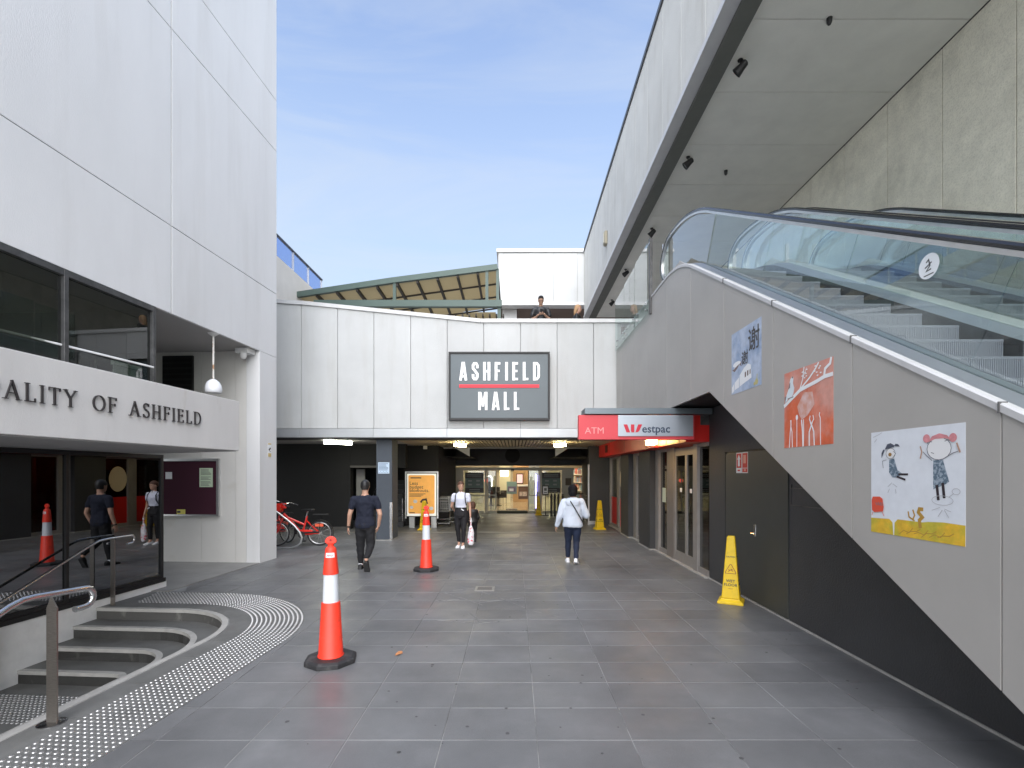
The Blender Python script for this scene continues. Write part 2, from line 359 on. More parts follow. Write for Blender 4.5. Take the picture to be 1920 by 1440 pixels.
def tile_mesh():
    mb = MB(); x, y = TW/2-gp/2, TD/2-gp/2; b = 0.003
    mb.add([(-x,-y,-.02),(x,-y,-.02),(x,y,-.02),(-x,y,-.02),(-x,-y,-b),(x,-y,-b),(x,y,-b),(-x,y,-b),(-x+b,-y+b,0),(x-b,-y+b,0),(x-b,y-b,0),(-x+b,y-b,0)],
           [(0,1,5,4),(1,2,6,5),(2,3,7,6),(3,0,4,7),(4,5,9,8),(5,6,10,9),(6,7,11,10),(7,4,8,11),(8,9,10,11)])
    return mb
tile0 = None; count = 0; far = MB()
cells = []
for j in range(-5, 42):
    for i in range(-13, 6):
        x0 = 0.150+i*TW; y0 = 3.343+j*TD; x1 = x0+TW; y1 = y0+TD
        if x0 > 3.30 or y0 > 22.0: continue
        if y0 > 13.3 and x0 < -7.6: continue
        x1 = min(x1, 3.31)
        dd = [sdf(x, y) for x in (x0, x1) for y in (y0, y1)]
        if max(dd) <= 0.01: continue
        vis = abs((x0+x1)/2)/max(y1, .1) < 1.08 and y1 > 2.9
        cells.append((y0 if vis else 100+y0, x0, x1, y0, y1, min(dd), vis))
cells.sort()
for cprio, x0, x1, y0, y1, dmin, vis in cells:
    tilt = random.uniform(-0.0012, 0.0008)
    full = dmin > 0 and x1-x0 > TW-0.01
    if count < 300 and vis:
        count += 1
        if full:
            if tile0 is None:
                tile0 = part('paving_tile', tile_mesh(), m_tile, pav); tile0.location = ((x0+x1)/2, (y0+y1)/2, tilt)
            else: inst('paving_tile', tile0, pav, ((x0+x1)/2, (y0+y1)/2, tilt))
        else:
            p = [(x0+gp/2, y0+gp/2), (x1-gp/2, y0+gp/2), (x1-gp/2, y1-gp/2), (x0+gp/2, y1-gp/2)]
            p = clip(p) if dmin <= 0 else p
            if len(p) < 3: continue
            part('paving_tile', MB().prism(p, -0.02, tilt), m_tile, pav)
    else:
        p = [(x0+gp/2, y0+gp/2), (x1-gp/2, y0+gp/2), (x1-gp/2, y1-gp/2), (x0+gp/2, y1-gp/2)]
        p = clip(p) if dmin <= 0 else p
        if len(p) >= 3: far.prism(p, -0.02, tilt)
part('paving_tile', far, m_tile, pav, kind='stuff')
# stone surround of the stairs, split in wedges
s = 0.0; k = 0
while s < S3-0.01:
    st = 0.6 if s < S1-0.01 else (0.26 if s < S2-0.01 else 0.5)
    e = min(s+st, S1 if s < S1-0.01 else (S2 if s < S2-0.01 else S3))
    for Ra, Rb in ((1.215, 1.62), (1.62, RO-0.004)):
        mb = MB(TM); gg = 0.0025 if not (S1-.01 <= s < S2-.01) else 0.0012
        ringsolid(mb, Ra+0.002, Rb-0.002, -0.03, 0.0, s+gg, e-gg); part('paving_stone', mb, m_stone, pav)
    s = e
# pale apron under the tower recess, and a pale strip across the floor
mb = MB(TM).box(-9, -5.785, CB+RO+0.01, 9.5, -0.03, 0.012); struct('apron', mb, m_conc)
struct('floor_strip', MB().box(-5.2, 3.1, 15.05, 15.10, -0.01, 0.004), m_nose)

# ------------------------------------------------------------------ stairs
stair = thing('staircase', 'curved grey stone steps with pale nosings sinking down beside the tactile studs', 'staircase', T(-4.9, 5.2, -0.6))
Rk = [1.15, 0.83, 0.50, 0.17]
for k in range(4):
    mb = MB(TM); zt = -0.15*(k+1)
    rin = Rk[k+1] if k < 3 else 0.02
    if k < 3: ringsolid(mb, rin, Rk[k]-0.001, -0.75, zt)
    if k < 3: st = part('step', mb, m_stone, stair)
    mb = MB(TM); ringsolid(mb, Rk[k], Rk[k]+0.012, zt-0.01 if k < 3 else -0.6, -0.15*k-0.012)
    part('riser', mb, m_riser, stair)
    mb = MB(TM)
    # nosing in segments with fine joints
    ss = 0.0
    while ss < S3-0.01:
        e = min(ss+ (0.6 if ss < S1-.01 or ss >= S2-.01 else 0.30), S1 if ss < S1-.01 else (S2 if ss < S2-.01 else S3))
        ringsolid(mb, Rk[k]-0.012, Rk[k]+0.052, -0.15*k-0.04, -0.15*k+0.002, ss+0.0015, e-0.0015); ss = e
    part('nosing', mb, m_nose, stair)
mb = MB(TM).box(-6.07, CA+0.185, 0.3, CB+0.185, -0.7, -0.6); part('landing', mb, m_stone, stair)
mb = MB(TM).box(-6.07, CA+1.15, 0.2, 0.3, -0.7, -0.0125); part('end_wall', mb, m_conc, stair)

# tactile studs
def studmb(x=0, y=0, z=0, mb=None, r=0.0155):
    mb = mb or MB(); n = 8
    vs = []
    for rr, zz in ((r, 0), (r*0.82, 0.0055), (r*0.5, 0.006)):
        vs += [(x+rr*math.cos(2*math.pi*k/n), y+rr*math.sin(2*math.pi*k/n), z+zz) for k in range(n)]
    return mb.add(vs, [(i*n+k, i*n+(k+1)%n, (i+1)*n+(k+1)%n, (i+1)*n+k) for i in (0, 1) for k in range(n)] + [tuple(range(2*n, 3*n))])
tac = thing('tactile_paving', 'curved band of steel warning studs set in the paving around the stair head', 'tactile paving', T(-3.1, 4, 0))
pts = []
for r in range(12):
    R = 1.46+r*0.0505; ds = 0.0505
    s = 0.9
    while s < S1: pts.append(ringpt(R, s)); s += ds
    n = int(R*math.pi/2/ds)
    for i in range(n): pts.append(ringpt(R, S1+(math.pi/2)*(i+0.5)/n))
    s = S2+0.02; lim = S2+0.62+0.045*(11-r)*0+r*0.035
    while s < lim+0.25-0.02*r: pts.append(ringpt(R, s)); s += ds
P3 = [T(a, b) for a, b in pts]
inview = sorted([p for p in P3 if p.y > 2.6], key=lambda p: (p.length if abs(p.x)/p.y < 1.05 and p.y > 3.0 else 99+p.length))
st0 = None
for p in inview[:300]:
    if st0 is None: st0 = part('tactile_stud', studmb(), m_stud, tac); st0.location = p
    else: inst('tactile_stud', st0, tac, p)
mb = MB()
for p in inview[300:]: studmb(p.x, p.y, 0, mb)
part('tactile_stud', mb, m_stud, tac, kind='stuff')
tac2 = thing('tactile_paving', 'rectangular patch of steel warning studs on the sunken landing at the foot of the steps', 'tactile paving', T(-5.4, 4.6, -0.6))
mb = MB()
for i in range(24):
    for j in range(12):
        p = T(-6.0+i*0.05, 4.95-j*0.05, -0.6); studmb(p.x, p.y, -0.6, mb)
part('tactile_stud', mb, m_stud, tac2, kind='stuff')

# stair handrails
def arc(c, r, a0, a1, n, ax, ay): return [Vector(c)+Vector(ax)*r*math.cos(a0+(a1-a0)*i/n)+Vector(ay)*r*math.sin(a0+(a1-a0)*i/n) for i in range(n+1)]
BD = T(0, 1) ; ZD = Vector((0, 0, 1)); AD = T(1, 0)
r1 = thing('handrail', 'near stainless handrail with hooked end on a flat pointed plate post', 'handrail', T(-3.56, 3.35, 0))
ap = -3.575
path = [T(ap-0.03, 1.2, 0.925-0.5*1.9), T(ap-0.03, 2.9, 0.90-0.0), T(ap-0.03, 3.08, 0.935)]
path = [T(ap-0.03, 1.0, 0.925-0.47*2.1), T(ap-0.03, 3.06, 0.905), T(ap-0.03, 3.14, 0.930), T(ap-0.03, 3.22, 0.932), T(ap-0.03, 3.60, 0.905)]
path += arc(T(ap-0.03, 3.60, 0.905-0.07), 0.07, math.pi/2, -math.pi/2, 10, BD, ZD)[1:] + [T(ap-0.03, 3.52, 0.765)]
part('rail', MB().tube(path, 0.024, 12), m_steel, r1, smooth=True)
mb = MB(TM)
mb.add([(ap-0.035, 3.31, 0), (ap+0.045, 3.31, 0), (ap+0.045, 3.322, 0), (ap-0.035, 3.322, 0), (ap-0.035, 3.31, .83), (ap+0.045, 3.31, .83), (ap+0.045, 3.322, .83), (ap-0.035, 3.322, .83),
        (ap+0.0, 3.31, 0.91), (ap+0.0, 3.322, 0.91)], [(0,1,5,4),(1,2,6,5),(2,3,7,6),(3,0,4,7),(4,5,8),(7,9,6),(5,6,9,8),(4,8,9,7)])
part('post', mb, m_steeld, r1)
mb = MB().lathe([(0.085, 0.0), (0.085, 0.006), (0.07, 0.010), (0.0, 0.0101)], T(ap, 3.316, 0.001), 24); part('base_plate', mb, m_steel, r1, smooth=True)
r2 = thing('handrail', 'far thin handrail in front of the dark council glazing, hooked at its upper end', 'handrail', T(-5.9, 6.3, 0))
aq = -5.93
path = [T(aq, 4.0, 0.91-0.45*2.05), T(aq, 6.02, 0.87), T(aq, 6.12, 0.905), T(aq, 6.25, 0.915), T(aq, 6.62, 0.915)]
path += arc(T(aq, 6.62, 0.915-0.055), 0.055, math.pi/2, -math.pi/2, 8, BD, ZD)[1:] + [T(aq, 6.56, 0.805)]
part('rail', MB().tube(path, 0.016, 10), m_steel, r2, smooth=True)
for bb, zz in ((6.33, 0.90), (4.9, 0.36)): part('post', MB(TM).box(aq-0.03, aq+0.03, bb-0.006, bb+0.006, (-0.6 if bb < 5 else 0), zz), m_steeld, r2)

# ------------------------------------------------------------------ council tower
tw = thing('council_building', 'tall pale rendered council tower on the left with ground floor canopy and dark glazing', 'building', T(-6, 6, 0))
FA = -5.78
part('wall', MB(TM).box(-15, FA-0.03, -12, 10.09, 4.26, 17), m_joint, tw)
part('soffit', MB(TM).box(-15, FA-0.035, 6.9, 10.08, 4.242, 4.258), m_soff, tw)
bs = [10.11, 7.19, 4.27, 1.35, -1.57, -4.49, -7.41, -12]; zs = [4.24, 5.58, 8.60, 9.67, 12.7, 15.7, 17]
for i in range(len(bs)-1):
    for j in range(len(zs)-1):
        part('panel', MB(TM).box(FA-0.05, FA, bs[i+1]+0.011, bs[i]-(0.011 if i else 0.002), zs[j]+(0.006 if j else 0), zs[j+1]-0.006), m_tower, tw, bevel=0.004)
part('far_wall', MB(TM).box(-15, FA-0.06, 10.09, 10.11, 4.26, 17), m_tower, tw)
# recess wall and pier
part('wall', MB(TM).box(-12, FA-0.02, 9.53, 10.10, 0, 4.24), m_joint, tw)
aj = [-12, -7.0, -6.28, -6.06]
for i in range(3): part('panel', MB(TM).box(aj[i]+0.003, aj[i+1]-0.003, 9.5, 9.53, 0.0, 4.24), m_wallr, tw)
part('pier', MB(TM).box(-6.06, FA-0.001, 9.5, 10.108, 0.0, 4.236), m_tower, tw, bevel=0.004)
# louvre
lv = part('louvre', MB(TM).box(-7.80, -7.16, 9.46, 9.50, 2.3, 4.16), m_black, tw)
for k in range(16):
    z = 2.36+k*0.112
    mb = MB(TM); mb.add([(-7.78, 9.44, z), (-7.18, 9.44, z), (-7.18, 9.465, z+0.06), (-7.78, 9.465, z+0.06), (-7.78, 9.435, z+0.008), (-7.18, 9.435, z+0.008), (-7.18, 9.46, z+0.068), (-7.78, 9.46, z+0.068)],
                      [(0,3,2,1),(4,5,6,7),(0,1,5,4),(1,2,6,5),(2,3,7,6),(3,0,4,7)])
    part('louvre_slat', mb, m_undercroft, lv)
# upper window box
wb = [6.88, 5.56, 4.24, 2.92, 1.60, 0.28, -1.0]
for i in range(len(wb)-1):
    b0, b1 = wb[i+1], wb[i]
    wf = part('window', MB(TM).box(FA-0.09, FA+0.005, b1-0.05, b1+0.005, 2.42, 4.24), m_frame, tw, bevel=0.004)
    part('head_rail', MB(TM).box(FA-0.085, FA+0.003, b0+0.007, b1-0.052, 4.16, 4.236), m_frame, wf); part('bottom_rail', MB(TM).box(FA-0.085, FA+0.003, b0+0.007, b1-0.052, 2.42, 2.50), m_frame, wf)
    part('pane', MB(TM).box(FA-0.05, FA-0.04, b0+0.007, b1-0.052, 2.505, 4.155), m_gtint, wf)
part('pane', MB(TM).box(-9.0, FA-0.1, 6.84, 6.85, 2.45, 4.235), m_gtint, tw)
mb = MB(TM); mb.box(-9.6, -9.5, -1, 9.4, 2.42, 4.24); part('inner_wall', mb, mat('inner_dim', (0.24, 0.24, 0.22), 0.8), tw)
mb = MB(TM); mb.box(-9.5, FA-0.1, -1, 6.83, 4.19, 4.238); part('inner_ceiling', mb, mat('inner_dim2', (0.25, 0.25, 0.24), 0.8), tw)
part('balcony_floor', MB(TM).box(-12, -5.83, -1, 7.0, 2.36, 2.41), m_soff, tw)
# inner rail seen through the tinted panes
ir = thing('glass_balustrade', 'pale green glass balustrade and thin steel rail just behind the tinted upper council windows', 'balustrade', T(-6.2, 5.5, 2.42))
part('rail', MB(TM).tube([T(-6.2, 3.0, 3.33), T(-6.2, 6.35, 3.33)], 0.014), m_white, ir, smooth=True)
for bb in (4.9, 5.9, 6.32): part('post', MB(TM).box(-6.23, -6.17, bb-0.02, bb+0.02, 2.42, 3.36), m_steel, ir)
m_gpale = glass('pale_green_panel', (0.5, 0.62, 0.56), body=(0.72, 0.86, 0.80), bodyfac=0.9)
part('glass_panel', MB(TM).box(-5.96, -5.95, 6.36, 6.80, 2.42, 3.28), m_gpale, ir)
part('cap', MB(TM).box(-5.98, -5.93, 6.35, 6.81, 3.28, 3.34), m_gpale, ir)
for b0, b1 in ((3.4, 4.85), (4.95, 5.85)): part('glass_panel', MB(TM).box(-6.205, -6.195, b0, b1, 2.5, 3.25), m_gclear, ir)
# added board: its lines stand in for text and reflections in the panes
nb = thing('reflected_text_board', 'added dim board of lines standing in for reflected text in the upper council windows', 'notice board', T(-9.4, 8, 2.5))
part('board', MB(TM).box(-9.49, -9.46, 5.2, 9.2, 2.5, 3.8), mat('dim_board', (0.34, 0.36, 0.33), 0.8), nb)
mb = MB(TM)
for c in range(4):
    for k in range(11):
        mb.box(-9.459, -9.456, 5.35+c*0.97, 5.35+c*0.97+random.uniform(0.4, 0.85), 2.62+k*0.1, 2.65+k*0.1)
part('printed_lines', mb, m_frame, nb)
part('heading', MB(TM).box(-9.459, -9.455, 6.3, 7.2, 3.72, 3.78), m_red, nb)

# entrance canopy with lettering
cp = part('canopy', MB(TM).prism([(-4.18, -4), (-4.18, 6.36), (-6.03, 7.0), (-9, 7.0), (-9, -4)], 2.10, 2.355), m_canopy, tw)
mb = MB(TM); mb.prism([(-4.165, -4), (-4.165, 6.372), (-4.33, 6.425), (-4.33, -4)], 2.098, 2.76)
mb.prism([(-4.335, 6.43), (-4.335, 6.29), (-5.6, 6.75), (-5.6, 6.87)], 2.099, 2.755)
part('parapet', mb, m_canopy, cp, bevel=0.006)
part('canopy_soffit', MB(TM).prism([(-4.19, -4), (-4.19, 6.34), (-6.0, 6.97), (-6.0, -4)], 2.088, 2.0975), m_soff, cp)

# stroke alphabet (serif capitals): (strokes, width)
k_, n_ = 0.135, 0.065
def cv(cx, cy, rx, ry, a0, a1, n=12): return [(cx+rx*math.cos(R_(a0+(a1-a0)*i/n)), cy+ry*math.sin(R_(a0+(a1-a0)*i/n))) for i in range(n+1)]
def sf(x, y, w=0.26): return ([(x-w/2, y), (x+w/2, y)], 0.05)
SER = {
 'A': ([([(0.1,0),(0.42,1)], n_), ([(0.40,1),(0.74,0)], k_), ([(0.2,0.34),(0.62,0.34)], n_), sf(0.08,0.025), sf(0.76,0.025)], 0.86),
 'S': ([(cv(0.3,0.76,0.2,0.21,20,270,10)+cv(0.3,0.26,0.22,0.24,90,-160,10), 0.10), ([(0.49,0.98),(0.49,0.78)], 0.04), ([(0.07,0.02),(0.07,0.24)], 0.04)], 0.58),
 'H': ([([(0.14,0),(0.14,1)], k_), ([(0.66,0),(0.66,1)], k_), ([(0.14,0.52),(0.66,0.52)], n_), sf(0.14,0.025), sf(0.14,0.975), sf(0.66,0.025), sf(0.66,0.975)], 0.82),
 'F': ([([(0.14,0),(0.14,1)], k_), ([(0.14,0.965),(0.56,0.965)], 0.07), ([(0.14,0.53),(0.46,0.53)], n_), ([(0.55,0.99),(0.55,0.8)], 0.045), ([(0.46,0.62),(0.46,0.44)], 0.04), sf(0.14,0.025), sf(0.10,0.975,0.2)], 0.62),
 'I': ([([(0.14,0),(0.14,1)], k_), sf(0.14,0.025), sf(0.14,0.975)], 0.30),
 'E': ([([(0.14,0),(0.14,1)], k_), ([(0.14,0.965),(0.54,0.965)], 0.07), ([(0.14,0.53),(0.46,0.53)], n_), ([(0.14,0.035),(0.58,0.035)], 0.07), ([(0.53,0.99),(0.53,0.8)], 0.045), ([(0.57,0.0),(0.57,0.2)], 0.045), ([(0.46,0.62),(0.46,0.44)], 0.04), sf(0.08,0.975,0.14), sf(0.08,0.025,0.14)], 0.66),
 'L': ([([(0.14,0),(0.14,1)], k_), ([(0.14,0.035),(0.56,0.035)], 0.07), ([(0.56,0.0),(0.56,0.22)], 0.045), sf(0.14,0.975), sf(0.08,0.025,0.14)], 0.62),
 'D': ([([(0.14,0),(0.14,1)], k_), ([(0.14,0.965),(0.36,0.965)]+cv(0.36,0.5,0.36,0.465,90,-90,14)[1:-1]+[(0.36,0.035),(0.14,0.035)], 0.085), sf(0.08,0.975,0.14), sf(0.08,0.025,0.14)], 0.80),
 'O': ([(cv(0.42,0.5,0.36,0.46,0,360,24)[:-1], 'c')], 0.86),
 'P': ([([(0.14,0),(0.14,1)], k_), ([(0.14,0.965),(0.3,0.965)]+cv(0.30,0.72,0.24,0.245,90,-90,10)[1:-1]+[(0.3,0.47),(0.14,0.47)], 0.08), sf(0.14,0.025), sf(0.08,0.975,0.14)], 0.60),
 'T': ([([(0.36,0),(0.36,1)], k_), ([(0.04,0.965),(0.68,0.965)], 0.07), ([(0.04,0.99),(0.04,0.8)], 0.045), ([(0.68,0.99),(0.68,0.8)], 0.045), sf(0.36,0.025)], 0.74),
 'Y': ([([(0.06,1),(0.38,0.5)], k_), ([(0.70,1),(0.38,0.5)], n_), ([(0.38,0.52),(0.38,0)], k_), sf(0.07,0.975), sf(0.70,0.975,0.22), sf(0.38,0.025)], 0.76),
 'M': ([([(0.12,0),(0.16,1)], n_), ([(0.16,1),(0.46,0.1)], k_), ([(0.46,0.1),(0.76,1)], n_), ([(0.76,1),(0.82,0)], k_), sf(0.12,0.025,0.2), sf(0.82,0.025)], 0.94),
 'U': ([([(0.12,1),(0.12,0.3)]+cv(0.38,0.3,0.26,0.27,180,360,10)+[(0.64,1)], 0.1), sf(0.12,0.975), sf(0.64,0.975)], 0.76),
 'N': ([([(0.12,0),(0.12,1)], n_), ([(0.12,1),(0.66,0)], k_), ([(0.66,0),(0.66,1)], n_), sf(0.10,0.025), sf(0.66,0.975)], 0.80),
 'C': ([(cv(0.42,0.5,0.36,0.46,50,310,18), 0.1), ([(0.68,0.98),(0.68,0.74)], 0.045)], 0.74)}
bw = 0.20
BLK = {
 'A': ([([(0.08,0),(0.27,1)], 0.17), ([(0.31,1),(0.50,0)], 0.17), ([(0.16,0.22),(0.42,0.22)], 0.13), ([(0.2,0.93),(0.38,0.93)], 0.14)], 0.58),
 'S': ([([(0.42,0.66),(0.42,0.82),(0.34,0.92),(0.18,0.92),(0.10,0.82),(0.10,0.66),(0.42,0.36),(0.42,0.18),(0.34,0.08),(0.18,0.08),(0.10,0.18),(0.10,0.34)], 0.17)], 0.52),
 'H': ([([(0.09,0),(0.09,1)], 0.18), ([(0.43,0),(0.43,1)], 0.18), ([(0.1,0.5),(0.42,0.5)], 0.15)], 0.52),
 'F': ([([(0.09,0),(0.09,1)], 0.18), ([(0.1,0.925),(0.42,0.925)], 0.15), ([(0.1,0.52),(0.37,0.52)], 0.15)], 0.44),
 'I': ([([(0.09,0),(0.09,1)], 0.18)], 0.18),
 'E': ([([(0.09,0),(0.09,1)], 0.18), ([(0.1,0.925),(0.42,0.925)], 0.15), ([(0.1,0.51),(0.38,0.51)], 0.15), ([(0.1,0.075),(0.42,0.075)], 0.15)], 0.44),
 'L': ([([(0.09,0),(0.09,1)], 0.18), ([(0.1,0.075),(0.41,0.075)], 0.15)], 0.42),
 'D': ([([(0.09,0),(0.09,1)], 0.18), ([(0.1,0.925),(0.28,0.925),(0.40,0.82),(0.42,0.7),(0.42,0.3),(0.40,0.18),(0.28,0.075),(0.1,0.075)], 0.16)], 0.52),
 'M': ([([(0.09,0),(0.09,1)], 0.17), ([(0.61,0),(0.61,1)], 0.17), ([(0.15,0.98),(0.35,0.2)], 0.15), ([(0.55,0.98),(0.35,0.2)], 0.15)], 0.70)}
def letters(body, table, M, h, width, gap, mat_, parent, depth=0.02, off=0.004, name='letter', ws=1.0):
    tot = sum(table[c][1] for c in body)+gap*(len(body)-1); xs = width/(tot*h); x = 0
    for c in body:
        mb = MB(M); st, wd = table[c]
        for i, (pts_, w_) in enumerate(st):
            e = off+depth+i*0.0006
            P = [((x+px)*h*xs, py*h) for px, py in pts_]
            if w_ == 'c': mb.stroke(P, [h*ws*(0.06+0.075*abs(px-0.42)/0.36) for px, py in pts_], off, e, closed=True)
            else: mb.stroke(P, w_*h*ws, off, e)
        part(name, mb, mat_, parent); x += wd+gap
TF = lambda b, z, a=-4.165: frame(T(a, b, z), T(0, 1))
lt = thing('sign_lettering', 'raised dark serif letters MUNICIPALITY OF ASHFIELD on the white canopy face', 'lettering', T(-4.16, 4.5, 2.37))
letters('MUNICIPALITY', SER, TF(2.655, 2.37), 0.15, 1.415, 0.20, m_text_dk, lt, ws=.66, depth=.014)
letters('OF', SER, TF(4.225, 2.37), 0.15, 0.255, 0.16, m_text_dk, lt, ws=.66, depth=.014)
letters('ASHFIELD', SER, TF(4.62, 2.37), 0.15, 1.01, 0.20, m_text_dk, lt, ws=.66, depth=.014)

# dark ground floor glazing
gb = [7.37, 5.84, 4.31, 2.78, 1.25]
part('dark_room_block', MB(TM).box(-9, -6.9, -2, 7.30, -0.6, 2.08), m_black, tw)  # black block stands in for the shade of the room behind the panes
part('glazing_return', MB(TM).box(-9, -6.12, 7.30, 7.37, 0.1, 2.085), m_black, tw)
for i in range(4):
    wf = part('window', MB(TM).box(-6.12, -6.055, gb[i]-0.045, gb[i]+0.0, 0.16, 2.086), m_black, tw, bevel=0.003)
    part('head_rail', MB(TM).box(-6.118, -6.058, gb[i+1]+0.002, gb[i]-0.046, 2.03, 2.086), m_black, wf); part('bottom_rail', MB(TM).box(-6.118, -6.05, gb[i+1]+0.002, gb[i]-0.046, 0.162, 0.21), m_black, wf)
    part('pane', MB(TM).box(-6.09, -6.08, gb[i+1]+0.002, gb[i]-0.046, 0.212, 2.028), m_gmirror, wf)
part('sill', MB(TM).box(-6.2, -6.035, -2, 7.39, 0.10, 0.16), m_black, tw)
part('plinth', MB(TM).box(-6.35, -6.05, -2, 7.42, -0.6, 0.099), m_white, tw)

# notice board
nb = thing('notice_board', 'white framed notice board with dark maroon felt on the recessed council wall', 'notice board', T(-7, 9.4, 0.9))
fr = MB(TM)
b0, b1, z0, z1 = -8.0, -6.60, 0.94, 2.09
fr.box(b0, b1, 9.44, 9.50, z1-0.05, z1); fr.box(b0, b1, 9.44, 9.50, z0, z0+0.03); fr.box(b1-0.05, b1, 9.441, 9.499, z0+0.031, z1-0.051); fr.box(b0, b0+0.05, 9.441, 9.499, z0+0.031, z1-0.051)
part('frame', fr, m_alu, nb)
part('felt', MB(TM).box(b0+0.051, b1-0.051, 9.47, 9.495, z0+0.031, z1-0.051), mat('maroon_felt', (0.045, 0.006, 0.018), 0.9), nb)
BF = frame(T(0, 9.468, 0), T(1, 0))
n1 = part('notice', MB(BF).box(-7.02, -6.74, 1.52, 1.90, 0, 0.002), mat('pale_green_paper', (0.55, 0.66, 0.48), 0.8), nb, label='pale green printed notice')
mb = MB(BF)
for k in range(14):
    if k not in (4, 8): mb.box(-6.99, -6.77-random.random()*0.06, 1.55+k*0.024, 1.558+k*0.024, 0.0022, 0.003)
part('printed_lines', mb, m_text_dk, n1)
part('notice', MB(BF).box(-7.74, -7.60, 1.68, 1.82, 0, 0.002), m_paper, nb)
n2 = part('notice', MB(BF).box(-7.50, -7.32, 0.975, 1.07, 0, 0.002), mat('yellow_paper', (0.7, 0.62, 0.15), 0.8), nb, label='small yellow card')
part('printed_lines', MB(BF).box(-7.49, -7.42, 1.0, 1.04, 0.0022, 0.003), m_text_dk, n2)
# cctv notice on the pier
cn = thing('camera_notice', 'small surveillance camera notice with yellow strips on the white pier', 'sign', T(FA, 9.8, 1.95))
CF = frame(T(FA, 0, 0), T(0, 1))
part('plate', MB(CF).box(9.78, 9.90, 2.13, 2.42, 0.001, 0.004), m_paper, cn)
part('strip', MB(CF).box(9.785, 9.895, 2.135, 2.21, 0.0045, 0.006), mat('ochre', (0.62, 0.48, 0.2), 0.7), cn)
part('strip', MB(CF).box(9.785, 9.895, 2.385, 2.415, 0.0045, 0.006), MATS['ochre'], cn)
mb = MB(CF); mb.prism([(9.80, 2.29), (9.87, 2.33), (9.885, 2.30), (9.815, 2.26)], 0.0045, 0.006); part('pictogram', mb, m_text_dk, cn); part('pictogram', MB(CF).stroke([(9.84, 2.28), (9.85, 2.245), (9.88, 2.24)], 0.01, 0.0045, 0.0065), m_text_dk, cn)
# pendant lamp
pl = thing('pendant_lamp', 'white globe lamp hanging on a rusty stem under the tower soffit', 'lamp', T(-5.87, 8.26, 4.24))
c = T(-5.87, 8.26)
part('ceiling_rose', MB().lathe([(0.012, -0.06), (0.03, -0.05), (0.09, -0.005), (0.09, 0.0)], (c.x, c.y, 4.24)), m_white, pl, smooth=True)
part('stem', MB().lathe([(0.016, 3.42), (0.016, 4.18)], (c.x, c.y, 0), 10), mat('rusty_white', (0.68, 0.66, 0.62), 0.5, col2=(0.40, 0.22, 0.12), c2pos=(0.55, 0.62), c2s=7), pl, smooth=True)
part('globe', MB().lathe([(0.02, 3.44), (0.05, 3.43), (0.10, 3.385), (0.128, 3.32), (0.135, 3.26), (0.132, 3.215), (0.12, 3.20), (0.0, 3.199)], (c.x, c.y, 0), 24), mat('opal', (0.82, 0.83, 0.86), 0.25), pl, smooth=True)
# dome camera
dc = thing('dome_camera', 'white dome security camera on a bracket at the tower soffit corner', 'camera', T(-5.95, 9.3, 4.1))
part('bracket', MB(TM).box(-6.12, -5.86, 9.22, 9.48, 4.14, 4.24), m_white, dc, bevel=0.01)
q = T(-5.98, 9.28); part('dome', MB().lathe([(0.0, -0.09), (0.04, -0.075), (0.06, -0.04), (0.065, 0.0), (0.07, 0.03)], (q.x, q.y, 4.11)), m_white, dc, smooth=True)

# ------------------------------------------------------------------ mall front
FY = 13.0
def X(px, Y=FY): return (px-HX)/FPX*Y
def Zz(py, Y=FY): return CH+(HY-py)/FPX*Y
mall = thing('shopping_mall', 'shopping mall front of pale ribbed wall panels over a dark open undercroft', 'building', (0, FY, 0))
topx = [(440, 6.42), (573, 6.30), (901, 5.84), (1400, 5.84)]
def ztop(px):
    for (a, za), (b, zb) in zip(topx, topx[1:]):
        if a <= px <= b: return za+(zb-za)*(px-a)/(b-a)
jx = [427.5, 496, 564.7, 633, 701, 770, 838.5, 907, 976, 1044.6, 1113, 1181.6]
part('backing', MB(frame((0, FY+0.32, 0), (1, 0, 0))).prism([(X(427), 2.8), (X(1158)+.1, 2.8), (X(1158)+.1, ztop(1158)-.1), (X(901), ztop(901)-.1), (X(573), ztop(573)-.1), (X(427), ztop(440)-.1)], 0, 0.26), m_jlite, mall)
FF = frame((0, FY, 0), (1, 0, 0))
for a, b in zip(jx, jx[1:]):
    b2 = min(b, 1158); pl_ = [(X(a)+.006, 2.975), (X(b2)-.006, 2.975), (X(b2)-.006, ztop(b2)-.1)]
    for q in (901, 573):
        if a < q < b2: pl_.append((X(q), ztop(q)-.1))
    pl_.append((X(a)+.006, ztop(max(a,440))-.1))
    part('wall_panel', MB(FF).prism(pl_, -0.06, 0.0), m_facade, mall, bevel=0.006)
for a, b in [(440, 573), (573, 740), (740, 901), (901, 1045), (1045, 1185)]:
    part('coping', MB(FF).prism([(X(a)+.002, ztop(a)-.1), (X(b)-.002, ztop(b)-.1), (X(b)-.002, ztop(b)), (X(a)+.002, ztop(a))], -0.36, 0.035), m_coping, mall, bevel=0.004)
for a, b in [(425, 562), (562, 700), (700, 838), (838, 976), (976, 1113), (1113, 1158)]:
    part('fascia', MB().box(X(a)+.003, X(b)-.003, FY-0.02, FY+0.3, 2.735, 2.965), m_fascia, mall, bevel=0.003)
part('deck_slab', MB().box(-14, 6.3, 13.33, 32, 4.75, 5.05), m_soff, mall)
part('fascia_soffit', MB().box(-8.2, 3.3, FY-0.01, 13.6, 2.70, 2.733), m_undercroft, mall)

